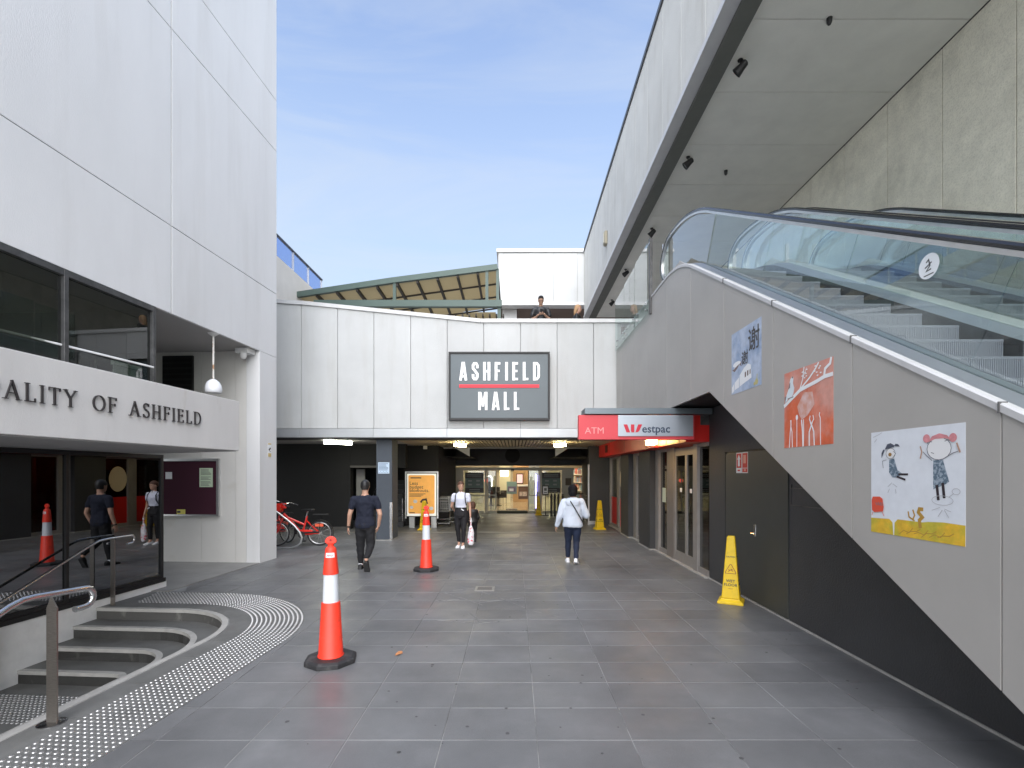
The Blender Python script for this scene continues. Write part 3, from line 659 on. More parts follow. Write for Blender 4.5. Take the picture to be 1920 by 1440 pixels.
# illuminated sign
sg = thing('mall_sign', 'large grey sign box reading ASHFIELD MALL with a red line between the words', 'sign', (X(936), 12.9, 4.0))
x0, x1, z0, z1 = X(841, 12.85), X(1031, 12.85), Zz(788, 12.85), Zz(659.5, 12.85)
part('box', MB().box(x0+.03, x1-.03, 12.87, 12.99, z0+.03, z1-.03), mat('sign_grey', (0.055, 0.080, 0.095), 0.35, coat=0.3, var=0.1, vs=0.8), sg)
fr = MB(); fr.box(x0, x1, 12.84, 12.995, z1-.05, z1); fr.box(x0, x1, 12.84, 12.995, z0, z0+.06); fr.box(x0, x0+.05, 12.841, 12.994, z0+.061, z1-.051); fr.box(x1-.05, x1, 12.841, 12.994, z0+.061, z1-.051)
part('frame', fr, m_black, sg, bevel=0.005)
SF = lambda px, py: frame((X(px, 12.87), 12.87, Zz(py, 12.87)), (1, 0, 0))
m_lit = mat('sign_letter_white', (0.9, 0.9, 0.9), 0.5, emit=(1, 1, 1), es=0.12)
letters('ASHFIELD', BLK, SF(861.5, 713.5), Zz(679, 12.87)-Zz(713.5, 12.87), X(1012.5, 12.87)-X(861.5, 12.87), 0.36, m_lit, sg, 0.015, 0.002, ws=.80)
letters('MALL', BLK, SF(897, 769), Zz(735, 12.87)-Zz(769, 12.87), X(974, 12.87)-X(897, 12.87), 0.36, m_lit, sg, 0.015, 0.002, ws=.80)
part('underline', MB().box(X(861, 12.87), X(1011, 12.87), 12.852, 12.868, Zz(727, 12.87), Zz(721, 12.87)), mat('sign_line_red', (0.72, 0.03, 0.05), 0.5, emit=(1, .05, .08), es=0.1), sg)

# undercroft shell
uc = thing('undercroft', 'dark charcoal undercroft below the mall with slatted ceiling and side walls', 'passage', (0, 16, 0))
part('plain_ceiling', MB().box(-14, -3.45, 13.6, 22.4, 2.735, 2.79), m_soff, uc)
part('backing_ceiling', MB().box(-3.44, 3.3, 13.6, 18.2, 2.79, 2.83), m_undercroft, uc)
m_slat = mat('ceiling_slat', (0.55, 0.46, 0.32), 0.5)
sl0 = None
for i in range(62):
    x = -3.38+i*0.108
    mb = MB().box(-0.036, 0.036, 13.62, 18.18, 0, 0.035)
    if sl0 is None: sl0 = part('ceiling_slat', mb, m_slat, uc); sl0.location = (x, 0, 2.74)
    else: inst('ceiling_slat', sl0, uc, (x, 0, 2.74))
part('ceiling_beam', MB().box(-14, 3.3, 18.2, 18.5, 2.70, 3.6), m_soff, uc)
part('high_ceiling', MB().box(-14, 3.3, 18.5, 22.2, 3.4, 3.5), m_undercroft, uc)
part('door_header', MB().box(-4.2, 3.4, 22.2, 22.5, 2.13, 4.7), m_dark, uc)
part('roundel', MB(frame((X(961, 22.2), 22.19, Zz(854, 22.2)), (1,0,0))).prism([(0.33*math.cos(a*.262), 0.33*math.sin(a*.262)) for a in range(24)], 0, 0.05), m_undercroft, uc)
for sgn, xa, xb in ((1, X(855, 18.7), X(883, 18.7)), (-1, X(1065, 18.7), X(1039, 18.7))):
    part('bulkhead_cheek', MB(frame((0, 18.19, 0), (1, 0, 0))).prism([(xa, 2.735), (xb, 2.735), (xb, Zz(856, 18.19))], 0, 0.05), m_white, uc)
    mb = MB(); xs = sorted([xb, xb-sgn*1.7])
    mb.prism([(xs[0], 18.52), (xs[1], 18.52), (xs[1], 22.1), (xs[0], 22.1)], Zz(856, 18.7)-0.02, Zz(856, 18.7)); part('bulkhead', mb, m_undercroft, uc)
part('side_wall', MB().box(3.0, 3.3, 17.6, 22.2, 0, 4.7), m_dark, uc)
part('end_wall', MB().box(X(1105, 17.2), 3.32, 17.2, 17.6, 0, 2.78), m_dark, uc)
part('corner_guard', MB().box(X(1105, 17.2)-0.05, X(1105, 17.2)-0.003, 17.17, 17.25, 0.0, 2.1), m_alu, uc)
part('skirting', MB().box(X(1105, 17.2), X(1120, 17.2), 17.17, 17.195, 0.02, 0.14), m_alu, uc)
# left dark wall with door openings
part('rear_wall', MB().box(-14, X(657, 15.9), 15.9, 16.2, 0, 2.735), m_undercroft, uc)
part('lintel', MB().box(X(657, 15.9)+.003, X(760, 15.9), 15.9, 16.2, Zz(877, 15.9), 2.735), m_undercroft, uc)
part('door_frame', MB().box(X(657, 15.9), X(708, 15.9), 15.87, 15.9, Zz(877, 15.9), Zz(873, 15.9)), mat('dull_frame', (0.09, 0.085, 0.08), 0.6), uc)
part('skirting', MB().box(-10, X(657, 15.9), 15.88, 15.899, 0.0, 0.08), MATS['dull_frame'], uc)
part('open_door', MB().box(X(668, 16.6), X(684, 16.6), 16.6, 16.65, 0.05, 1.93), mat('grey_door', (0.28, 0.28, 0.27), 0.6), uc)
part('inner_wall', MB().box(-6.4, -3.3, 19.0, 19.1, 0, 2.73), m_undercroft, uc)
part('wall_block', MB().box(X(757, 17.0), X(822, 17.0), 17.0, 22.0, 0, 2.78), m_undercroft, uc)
# dark stair going up behind the column
sr = thing('service_stair', 'dim stair with a sloping steel rail going up behind the square column', 'staircase', (-4.2, 16.8, 0))
for i in range(9): part('step', MB().box(-4.9, -3.75, 16.7+i*0.27, 16.98+i*0.27, 0.0, 0.17*(i+1)), m_dark, sr)
for xx in (-4.8, -3.78): part('rail', MB().tube([(xx, 16.7, 0.95), (xx, 19.0, 2.4)], 0.02), m_steel, sr, smooth=True); part('baluster', MB().tube([(xx, 16.72, 0.0), (xx, 16.72, 0.96)], 0.015), m_steel, sr, smooth=True)

# column with police notice
co = thing('column', 'square blue grey concrete column holding up the mall front beside the bicycles', 'column', (-3.5, 13.5, 0))
cx0, cx1 = X(705.4, 13.25), X(735, 13.25)
part('shaft', MB().box(cx0, cx1, 13.25, 13.9, 0.02, 2.70), mat('blue_grey', (0.062, 0.075, 0.092), 0.55, bump=0.2, bs=90, var=0.1, vs=2), co, bevel=0.01)
part('footing', MB().box(cx0-.01, cx1+.01, 13.24, 13.91, 0.0, 0.02), m_nose, co)
part('corner_guard', MB().box(cx1-0.06, cx1+0.006, 13.238, 13.30, 0.03, 1.02), m_steel, co)
sn_ = thing('warning_notice', 'small pale blue notice with a chequered strip on the square column', 'sign', (X(719, 13.24), 13.24, 1.9))
NF = frame((X(709, 13.24), 13.243, Zz(888, 13.24)), (1, 0, 0)); nw, nh = 0.30, 0.30
part('plate', MB(NF).box(0, nw, 0, nh, 0, 0.008), mat('notice_blue', (0.55, 0.68, 0.80), 0.5), sn_, bevel=0.003)
mb = MB(NF)
for k in range(6): mb.box(0.02, 0.2+0.07*random.random(), 0.09+k*0.033, 0.105+k*0.033, 0.0085, 0.0095)
for k in range(7): mb.box(0.02+k*0.038, 0.04+k*0.038, 0.02+(k%2)*0.016, 0.036+(k%2)*0.016, 0.0085, 0.0095)
part('printed_lines', mb, mat('notice_ink', (0.10, 0.16, 0.25), 0.6), sn_)

# bulkhead lights
def ceil_light(x, y, z, label, ang, wcol=(1, 0.93, 0.75), es=14, Lx=0.30, stem=0):
    t = thing('ceiling_light', label, 'ceiling light', (x, y, z), ang, 'oblong bulkhead lights under the mall ceiling', local=True)
    if stem: part('stem', MB().box(-.015, .015, -.015, .015, 0.001, stem), m_white, t)
    mb = MB().box(-Lx-.02, Lx+.02, -0.11, 0.11, -0.035, 0); part('body', mb, m_white, t, bevel=0.01)
    mb = MB(); n = 10
    pl2 = [((Lx-.08)*(1 if math.cos(a) > 0 else -1)+.08*math.cos(a), 0.085*math.sin(a)) for a in [2*math.pi*(i+.5)/20 for i in range(20)]]
    mb.prism(pl2, -0.125, -0.036)
    part('lens', mb, mat('lamp_lens_%d' % es, (1, 1, .9), 0.4, emit=wcol, es=es), t)
ceil_light(-4.95, 13.9, 2.735, 'lit bulkhead lamp above the bicycles, leftmost under the mall', 0.75, (1, 1, 0.82), 20, 0.40)
ceil_light(X(863, 15.2), 15.2, 2.735, 'lit bulkhead lamp on the slatted ceiling above the facing woman', 1.0, (1, 0.84, 0.45), 26, 0.24)
ceil_light(X(1050, 15.2), 15.2, 2.735, 'lit bulkhead lamp on the slatted ceiling left of the bank awning', -1.0, (1, 0.84, 0.45), 26, 0.24)
sm = thing('smoke_detector', 'small white detector box on the undercroft ceiling right of the column', 'detector', (X(798, 17), 17, 2.7))
part('body', MB().box(X(794, 17), X(801, 17), 16.95, 17.08, 2.62, 2.735), m_cream, sm)

# ------------------------------------------------------------------ sliding doors and shop interior
DY = 22.3
en = thing('entrance_doors', 'sliding glass entrance doors with cream frames at the back of the undercroft', 'doors', (0, DY, 0))
m_cf = mat('cream_frame', (0.50, 0.48, 0.40), 0.5)
def dbox(px0, px1, py0, py1, y0, y1): return MB().box(X(px0, DY), X(px1, DY), y0, y1, Zz(py1, DY), Zz(py0, DY))
part('transom', dbox(846, 1076, 876.5, 882, DY-.05, DY+.1), m_cf, en)
for nm, a, b in (('post', 848, 869), ('post', 909, 913), ('post', 1012, 1016), ('post', 1053, 1075)):
    part(nm, MB().box(X(a, DY), X(b, DY), DY-.04, DY+.1, 0, Zz(882, DY)-.002), m_cf, en)
part('sensor', MB().box(X(958, DY), X(964, DY), DY-.12, DY-.052, Zz(883.5, DY), Zz(879.5, DY)), m_black, en)
for a, b in ((870, 908), (1017, 1052)):
    p = part('fixed_panel', MB().box(X(a, DY), X(b, DY), DY+.02, DY+.03, 0.1, 1.9), m_gclear, en)
    part('frame_rail', MB().box(X(a, DY), X(b, DY), DY-.01, DY+.04, 0.0, 0.1), m_cf, p); part('frame_rail', MB().box(X(a, DY), X(b, DY), DY-.01, DY+.045, Zz(929, DY)-.03, Zz(929, DY)+.03), m_cf, p)
for a, b in ((913.5, 931), (990, 1011.5)):
    p = part('sliding_leaf', MB().box(X(a, DY)+.05, X(b, DY)-.05, DY+.06, DY+.07, 0.11, 1.9), m_gclear, en)
    mb = MB()
    for q in (X(a, DY), X(b, DY)-.05): mb.box(q, q+.05, DY+.045, DY+.085, 0.0, 1.92)
    mb.box(X(a, DY)+.051, X(b, DY)-.051, DY+.046, DY+.084, 0.0, 0.1); mb.box(X(a, DY)+.051, X(b, DY)-.051, DY+.046, DY+.084, 0.78, 0.83); part('leaf_frame', mb, m_cf, p)
m_tealp = mat('poster_teal', (0.10, 0.16, 0.15), 0.5, var=0.1)
for a, b, lab in ((872, 907, 'left'), (1016, 1051, 'right')):
    p = thing('door_poster', 'dark green and black notice poster on the %s fixed panel of the entrance doors' % lab, 'poster', (X(a, DY), DY, 1.3))
    part('sheet', dbox(a, b, 886, 924, DY-.02, DY-.012), m_black, p)
    part('band', dbox(a, b, 897, 915, DY-.024, DY-.0205), m_tealp, p)
    mb = MB()
    for k in range(4): mb.add(*(lambda m: (m.v, m.f))(dbox(a+6+(k%2)*15, a+13+(k%2)*15, 900+(k//2)*7, 903+(k//2)*7, DY-.027, DY-.0245)))
    for py in (889, 892, 917.5, 920.5): mb.add(*(lambda m: (m.v, m.f))(dbox(a+4+(py > 900)*4, b-4-(py > 900)*3, py, py+1.0, DY-.024, DY-.0205)))
    part('printed_lines', mb, mat('poster_grey', (0.30, 0.33, 0.32), 0.6), p)
part('wall_notice', dbox(1060, 1071, 896.5, 910, DY-.06, DY-.045), mat('brownish', (0.12, 0.09, 0.06), 0.6), en)
part('door_mat', MB().box(X(932, DY), X(989, DY), DY-.12, DY+.4, 0.002, 0.10), mat('mat_green', (0.07, 0.075, 0.06), 0.9), en)

shop = thing('mall_interior', 'warmly lit mall interior with glossy beige floor behind the entrance doors', 'interior', (0, 26, 0))
m_shfl = mat('shop_floor', (0.44, 0.38, 0.27), 0.12, var=0.06, vs=1.5)
part('floor', MB().box(-7, 7, DY+.42, 40, -0.008, 0.003), m_shfl, shop)
part('ceiling', MB().box(-7, 7, DY+.2, 40, 2.95, 3.0), m_cream, shop)
part('back_wall', MB().box(-7, 7, 37, 37.2, 0, 2.95), mat('shop_cream', (0.50, 0.46, 0.37), 0.6, var=0.15, vs=0.8), shop)
part('side_wall', MB().box(-6.5, -6.4, DY+.2, 37, 0, 2.95), MATS['shop_cream'], shop)
part('side_wall', MB().box(5.0, 5.1, DY+.2, 37, 0, 2.95), MATS['shop_cream'], shop)
part('tan_wall', MB().box(X(962, 31), X(1000, 31), 31, 31.2, 0, 2.95), mat('shop_tan', (0.50, 0.32, 0.17), 0.6), shop)
part('tan_wall', MB().box(X(880, 30), X(913, 30), 30, 30.2, 0, 2.95), MATS['shop_cream'], shop)
part('white_pillar', MB().box(X(936, 30), X(957, 30), 30, 30.4, 0, 2.95), mat('shop_white', (0.7, 0.66, 0.5), 0.5), shop)
part('machine', MB().box(X(992, 29), X(1011, 29), 29, 29.5, 0, 2.3), mat('machine_grey', (0.38, 0.40, 0.42), 0.4), shop)
m_pan = mat('ceiling_panel_light', (1, .9, .7), 0.5, emit=(1, 0.87, 0.64), es=9)
for i in range(3):
    for j in range(4):
        lp = thing('ceiling_light', 'square warm ceiling light panel inside the mall', 'ceiling light', (-3+i*3, 24.2+j*3.4, 2.94), group='square lights inside the mall')
        part('panel', MB().box(-3.45+i*3, -2.55+i*3, 23.7+j*3.4, 24.7+j*3.4, 2.925, 2.945), m_pan, lp)
def simple(name, label, cat, mbs, group=None):
    l = mbs[0][1].v[0]; t = thing(name, label, cat, tuple(l), group=group)
    for nm, mb, m in mbs: part(nm, mb, m, t)
    return t
def bx(px0, px1, py0, py1, Y, d=0.3): return MB().box(X(px0, Y), X(px1, Y), Y, Y+d, max(0.003, Zz(py1, Y)), Zz(py0, Y))
simple('advert_stand', 'green and white advertising stand on the glossy mall floor', 'sign', [('board', bx(950, 969, 903, 926, 24.5, .05), mat('adv_green', (0.28, 0.42, 0.36), 0.5)), ('picture', MB().box(X(952, 24.5), X(967, 24.5), 24.47, 24.495, Zz(922, 24.5), Zz(912, 24.5)), mat('adv_purple', (0.20, 0.17, 0.25), .5)), ('print', MB().box(X(955, 24.5), X(963, 24.5), 24.45, 24.465, Zz(921, 24.5), Zz(916, 24.5)), m_paper), ('foot', MB().box(X(949, 24.5), X(970, 24.5), 24.4, 24.7, 0.004, 0.04), m_frame)])
simple('kiosk', 'brown kiosk counter with a pale top inside the mall doors', 'counter', [('body', bx(972, 990, 912, 936, 25.5, 1.0), mat('kiosk_brown', (0.13, 0.06, 0.025), 0.4)), ('counter_top', MB().box(X(970.5, 25.5), X(991.5, 25.5), 25.45, 26.6, Zz(912, 25.5)+.002, Zz(909.5, 25.5)), m_cream), ('display', MB().box(X(974, 25.5), X(988, 25.5), 25.44, 25.495, Zz(930, 25.5), Zz(922, 25.5)), mat('display_mix', (0.5, 0.4, 0.33), .5, var=0.6, vs=9))])
simple('framed_poster', 'pink framed poster on the tan wall inside the mall', 'poster', [('frame', MB().box(X(968, 31), X(981, 31), 30.95, 30.995, Zz(907, 31), Zz(888, 31)), m_black), ('print', MB().box(X(969.3, 31), X(979.7, 31), 30.93, 30.945, Zz(905.5, 31), Zz(889.5, 31)), mat('pinkish', (0.72, 0.42, 0.40), 0.5, emit=(1, .6, .6), es=0.4))])
simple('vending_machine', 'narrow vending machine glowing violet beside the right sliding door', 'vending machine', [('cabinet', MB().box(X(1004, 24), X(1013, 24), 24, 24.7, 0.003, 1.78), mat('violet_dark', (0.05, 0.04, 0.10), 0.3)), ('light_strip', MB().box(X(1004, 24), X(1005.4, 24), 23.97, 23.995, 0.1, 1.75), mat('violet_glow', (0.4, .35, 1), .4, emit=(0.35, 0.3, 1.0), es=6)), ('window', MB().box(X(1007, 24), X(1012, 24), 23.97, 23.995, 0.9, 1.7), mat('violet_dim', (0.2, .18, .4), .4, emit=(0.4, 0.3, 0.9), es=0.6))])
simple('lit_archway', 'white outlined black display booth beyond the left sliding door', 'booth', [('body', bx(911, 922, 893, 925, 28, .3), m_black), ('outline', MB(frame((0, 27.98, 0), (1, 0, 0))).stroke([(X(911, 28), Zz(893, 28)), (X(920, 28), Zz(893, 28)), (X(922, 28), Zz(896, 28)), (X(922, 28), Zz(912, 28))], 0.05, 0, 0.02), mat('white_glow', (1, 1, .9), .5, emit=(1, .95, .8), es=2.5))])
simple('round_sign', 'small round red shop sign by the left sliding door', 'sign', [('disc', MB(frame((X(912, 24), 24, Zz(901, 24)), (1, 0, 0))).prism([(0.1*math.cos(a*.524), 0.1*math.sin(a*.524)) for a in range(12)], 0, .02), mat('red_glow', (.9, .1, .08), .5, emit=(1, .15, .1), es=1.2))])
simple('pendant_lamp', 'glowing cream drum lamp hanging beyond the mall doors', 'lamp', [('shade', bx(938, 953, 882, 893, 29, .5), mat('cream_glow', (1, .95, .7), .5, emit=(1, .93, .62), es=2.2))])
cafe = mat('cafe_dark', (0.03, 0.024, 0.02), 0.5)
for i, (px, h) in enumerate([(916, 903), (924, 907), (931, 909), (938, 903), (944, 900), (927, 911)]):
    mb = MB(); Y = 27+0.2*i; xx = X(px, Y); zt = Zz(h, Y)
    mb.box(xx-.18, xx+.18, Y, Y+.3, 0.42, 0.48); mb.box(xx-.18, xx+.18, Y+.28, Y+.32, 0.48, .62+.2*(i%3))
    for a in (-.16, .14):
        for b in (.02, .28): mb.box(xx+a, xx+a+.02, Y+b, Y+b+.02, 0.003, 0.42)
    part('chair', mb, cafe, None, label='dark cafe chair inside the mall, %s of the six from the left' % ['first', 'second', 'third', 'fifth', 'last', 'fourth'][i], cat='chair', group='dark chairs at the cafe inside')
for i, px in enumerate([920, 935]):
    mb = MB(); Y = 27.4; xx = X(px, Y); mb.lathe([(.18, 0.003), (.18, .02), (.025, .03), (.025, .72), (.3, .73), (.3, .76)], (xx, Y, 0)); part('table', mb, cafe, None, label='round dark cafe table inside the mall, %s of the pair' % ['left', 'right'][i], cat='table', group='round tables at the cafe inside')
for i, (xx, lab) in enumerate(((-5.2, 'left'), (3.6, 'right'))):
    sh = thing('display_shelf', 'stocked display shelf along the %s side inside the mall' % lab, 'shelf', (xx, 27, 0))
    part('rack', MB().box(xx-.25, xx+.25, 25, 29.5, .004, .12), m_frame, sh)
    for lv in range(4):
        part('shelf_board', MB().box(xx-.25, xx+.25, 25, 29.5, .45+lv*.42, .48+lv*.42), m_cream, sh)
        st_ = [MB(), MB(), MB()]; yy = 25.05
        while yy < 29.3:
            w__ = random.uniform(.12, .3); h__ = random.uniform(.15, .34); random.choice(st_).box(xx-.2, xx+.2, yy, yy+w__, .481+lv*.42, .481+lv*.42+h__); yy += w__+.03
        for mb, m in zip(st_, (mat('goods_a', (.5, .12, .08), .6, var=.4, vs=6), mat('goods_b', (.15, .3, .4), .6, var=.4, vs=6), mat('goods_c', (.6, .55, .4), .6, var=.4, vs=6))): part('goods', mb, m, sh, kind='stuff')
# easel sign, queue bins, trolleys
es = thing('easel_sign', 'framed white notice on a thin black stand by the right door panel', 'sign', (X(1025, 21), 21, 0))
part('pole', MB().lathe([(.16, .005), (.16, .02), (.016, .03), (.016, 1.1)], (X(1023, 21), 21, 0)), m_black, es)
part('frame', MB().box(X(1016.5, 21), X(1028.5, 21), 20.95, 20.98, Zz(928, 21), Zz(910, 21)), m_black, es)
part('sheet', MB().box(X(1018, 21), X(1027, 21), 20.94, 20.949, Zz(926, 21), Zz(912, 21)), m_paper, es)
mb = MB(); mb.box(X(1020, 21), X(1025, 21), 20.935, 20.939, Zz(920, 21), Zz(915, 21)); mb.box(X(1019.5, 21), X(1025.5, 21), 20.935, 20.939, Zz(924, 21), Zz(922.5, 21)); part('print', mb, m_frame, es)
def trolley(label, x, y, rot):
    t = thing('shopping_trolley', label, 'trolley', (x, y, 0), rot, 'shopping trolleys parked by the entrance', local=True)
    wire = mat('trolley_wire', (0.30, 0.30, 0.29), 0.35, 0.8)
    def lerp(a, b, f): return a+(b-a)*f
    bt = [(-.2, -.35), (.2, -.35), (.25, .4), (-.25, .4)]
    mb = MB()
    def ring(z, f):
        return [(x_*lerp(.8, 1.08, f), lerp(y_*.85, y_*1.1, f), z) for x_, y_ in bt]
    for k in range(5):
        z = 0.5+k*0.115; r = ring(z, k/4); mb.tube(r, 0.006 if k < 4 else 0.011, 5, closed=True)
    for side in range(4):
        a0, a1 = ring(.5, 0)[side], ring(.5, 0)[(side+1)%4]; b0_, b1_ = ring(.96, 1)[side], ring(.96, 1)[(side+1)%4]
        for k in range(7):
            f = (k+.5)/7; mb.tube([[lerp(a0[i], a1[i], f) for i in range(3)], [lerp(b0_[i], b1_[i], f) for i in range(3)]], 0.004, 4)
    for k in range(7):
        f = (k+.5)/7; mb.tube([(lerp(-.17, .17, f), -.3, .5), (lerp(-.2, .2, f), .33, .5)], .004, 4)
    part('basket', mb, wire, t)
    mb = MB()
    for s_ in (-1, 1): mb.tube([(s_*.2, .38, .95), (s_*.2, .36, .3), (s_*.22, .3, .14), (s_*.2, -.36, .12)], .013, 6)
    mb.tube([(-.2, -.36, .12), (.2, -.36, .12)], .013, 6); mb.tube([(-.22, .25, .2), (.22, .25, .2)], .01, 6); part('chassis', mb, wire, t)
    part('handle', MB().tube([(-.25, .48, 1.0), (.25, .48, 1.0)], .018, 8), m_black, t)
    for sx in (-.2, .2):
        for sy in (-.34, .3): part('wheel', MB(frame((sx-.012, sy, .06), (0, 1, 0))).lathe([(.06, 0), (.06, .024)], n=12), m_rubber, t)
for i, (lab, x, y, r) in enumerate([('shopping trolley nearest the left poster, leftmost of the row', -2.42, 17.0, .1), ('shopping trolley nested in the left row behind the facing woman', -2.1, 17.5, .1), ('shopping trolley farthest back in the left row', -1.8, 18.0, .15),
      ('shopping trolley in front of the right side wall', 2.45, 18.6, .1), ('shopping trolley beyond the hooded woman, deepest on the right', 2.45, 19.6, .1)]):
    trolley(lab, x, y, r)
for i, px in enumerate((1034, 1040, 1047, 1055)):
    b_ = thing('bollard', 'short dark queue post by the right entrance door, %s of the four from the left' % ['first', 'second', 'third', 'last'][int((px-1030)/7)], 'bollard', (X(px, 20.6), 20.6, 0), group='dark posts beside the right door')
    part('post', MB().lathe([(.05, .003), (.05, .85), (.035, .87), (.035, .93)], (X(px, 20.6), 20.6, 0), 10), m_black, b_)
    part('cap', MB().ball((X(px, 20.6), 20.6, .96), .04), m_alu, b_)

# ------------------------------------------------------------------ advertising lightbox
ad = thing('advertising_panel', 'orange backlit poster case reading Less budget blowouts in a silver frame', 'advertisement', (X(791, 16.3), 16.3, 0))
AY = 16.3; ax0, ax1, az0, az1 = X(760, AY), X(822, AY), Zz(969, AY), Zz(884, AY)
part('case', MB().box(ax0, ax1, AY, AY+.18, az0, az1), m_black, ad)
mb = MB(); mb.box(ax0, ax1, AY-.03, AY-.001, az1-.04, az1); mb.box(ax0, ax0+.04, AY-.031, AY-.001, az0-.05, az1-.041); mb.box(ax1-.04, ax1, AY-.031, AY-.001, az0-.05, az1-.041); part('frame', mb, m_alu, ad)
part('border', MB().box(X(763.5, AY), X(818, AY), AY-.02, AY-.002, Zz(967.5, AY), Zz(888, AY)), mat('ad_white', (.8, .8, .75), .5, emit=(1, 1, .9), es=0.2), ad)
rr = []
xa, xb, za, zb = X(766, AY), X(815, AY), Zz(963, AY), Zz(891, AY)
for cx_, cz_, a0 in ((xb-.05, zb-.05, 0), (xa+.05, zb-.05, 90), (xa+.05, za+.05, 180), (xb-.05, za+.05, 270)): rr += cv(cx_, cz_, .05, .05, a0, a0+90, 5)
part('print', MB(frame((0, AY-.02, 0), (1, 0, 0))).prism(rr, 0.001, 0.004), mat('ad_orange', (.75, .36, .07), .5, emit=(1, .50, .12), es=0.16, var=0.12, vs=3), ad)
AF = lambda px, py: frame((X(px, AY), AY-.025, Zz(py, AY)), (1, 0, 0))
for ln, (tx, py) in enumerate((('Less', 909), ('budget', 916), ('blowouts.', 922.5))): text('lettering', tx, m_text_dk, AF(768, py), .155, ad, bold=.0008, xs=1.0, sp=1.06)
mb = MB(frame((0, AY-.024, 0), (1, 0, 0)))
for k in range(3): mb.box(X(768, AY), X(798-k*4, AY), Zz(926.5+k*2.2, AY), Zz(925.5+k*2.2, AY), 0, .002)
mb.box(X(768, AY), X(778, AY), Zz(962, AY), Zz(960.5, AY), 0, .002); mb.box(X(770, AY), X(790, AY), Zz(897, AY), Zz(895, AY), 0, .002)
part('printed_lines', mb, m_text_dk, ad)
mb = MB(frame((0, AY-.024, 0), (1, 0, 0)))
for px, py, r in ((779, 940, .07), (772, 951, .06), (809, 953, .07)): mb.prism([(X(px, AY)+r*math.cos(a), Zz(py, AY)+r*.9*math.sin(a)) for a in [k*.785+.4 for k in range(8)]], 0, .002)
part('pictures', mb, m_paper, ad)
mb = MB(frame((0, AY-.026, 0), (1, 0, 0))); mb.stroke([(X(789, AY), Zz(942, AY)), (X(793, AY), Zz(937, AY)), (X(799, AY), Zz(936, AY)), (X(801, AY), Zz(945, AY))], .06, .002, .004); part('pictures', mb, m_text_dk, ad)
for px in (772, 813): part('foot', MB().box(X(px-5, AY), X(px+5, AY), AY+.02, AY+.14, 0, az0-.002), m_fascia, ad)

# ------------------------------------------------------------------ roof level: pergola, white box building, far balustrade
wb_ = thing('rooftop_building', 'pale panelled box building on the mall roof deck behind the two people', 'building', (0, 20, 5))
wx0, wx1 = X(934, 20), X(1096, 20); zt = Zz(473, 20); zb = Zz(567, 20)
part('backing', MB().box(wx0+.01, 9.0, 20.03, 32, zb, zt), m_jlite, wb_)
jp = [934.5, 944.6, 991.6, 1037.5, 1083, 1130]
for a, b in zip(jp, jp[1:]): part('panel', MB().box(X(a, 20)+.006, min(X(b, 20)-.006, 2.795), 20.0, 20.03, zb+.01, zt-.01), m_facade, wb_)
part('coping', MB().box(wx0-.06, 2.79, 19.93, 32, zt, zt+.12), m_coping, wb_)
part('band', MB().box(wx0-.02, 6.3, 19.95, 20.4, zb-.12, zb), m_coping, wb_)
part('soffit', MB().box(wx0, 8, 20.4, 27, zb-.05, zb-.01), m_sofbr, wb_)
part('column', MB().box(X(942, 20.6), X(969, 20.6), 20.6, 21.1, 5.05, zb-.05), m_coping, wb_)
part('back_wall', MB().box(wx0, 9, 26.8, 27, 5.05, zb-.05), mat('brown_wall', (0.165, 0.115, 0.095), .7), wb_)

pg = thing('pergola', 'green steel pergola with yellowish ribbed sheeting sloping down to the left on the mall roof', 'pergola', (-4, 16, 5))
PY = 16.0
def PP(px, py, Y=PY): return (X(px, Y), Y, Zz(py, Y))
def beam(pts, r, name, parent, m, ry=None): return part(name, MB().tube([Vector(p) for p in pts], r*1.35, 4, ry=(ry or r)*1.35), m, parent)
beam([PP(545, 555), PP(735, 526.5), PP(933, 501)], .07, 'top_chord', pg, m_green, .09)
beam([PP(590, 570), PP(941, 570)], .09, 'bottom_chord', pg, m_green, .11)
for px, py in ((740, 530), (913, 507), (933, 505)): beam([PP(px, py, PY+.02), PP(px, 569, PY+.02)], .05, 'post', pg, m_green)
# sheeting slopes back from the near top chord
nl, nr = Vector(PP(556, 557, PY)), Vector(PP(933, 505, PY)); BK = 3.4; dz = 0.62
def rp(f, g): p = nl.lerp(nr, f); return Vector((p.x, p.y+BK*g, p.z-dz*g*0.2+0.05))
for i in range(10):
    for j in range(3):
        a, b, c_, d = rp(i/10+.002, j/3+.004), rp((i+1)/10-.002, j/3+.004), rp((i+1)/10-.002, (j+1)/3-.004), rp(i/10+.002, (j+1)/3-.004)
        mb = MB(); mb.add([a, b, c_, d, a+Vector((0,0,.03)), b+Vector((0,0,.03)), c_+Vector((0,0,.03)), d+Vector((0,0,.03))], [(0,3,2,1),(4,5,6,7),(0,1,5,4),(1,2,6,5),(2,3,7,6),(3,0,4,7)]); part('roof_sheet', mb, m_sheet, pg)
dn = Vector((0, 0, -.07))
for i in range(11): beam([rp(i/10, 0)+dn, rp(i/10, 1)+dn], .035, 'rafter', pg, m_brown, .06)
for j in range(1, 4): beam([rp(0, j/3)+dn*.6, rp(1, j/3)+dn*.6], .025, 'purlin', pg, m_brown)
p2 = thing('pergola', 'second lower ribbed pergola roof seen under the green beam', 'pergola', (-2, 20.2, 5))
y0 = 19.6
for i in range(26):
    xx = -7.2+i*0.27; beam([(xx, y0, 8.05), (xx, y0+4.2, 7.55)], .03, 'rafter', p2, m_brown, .05)
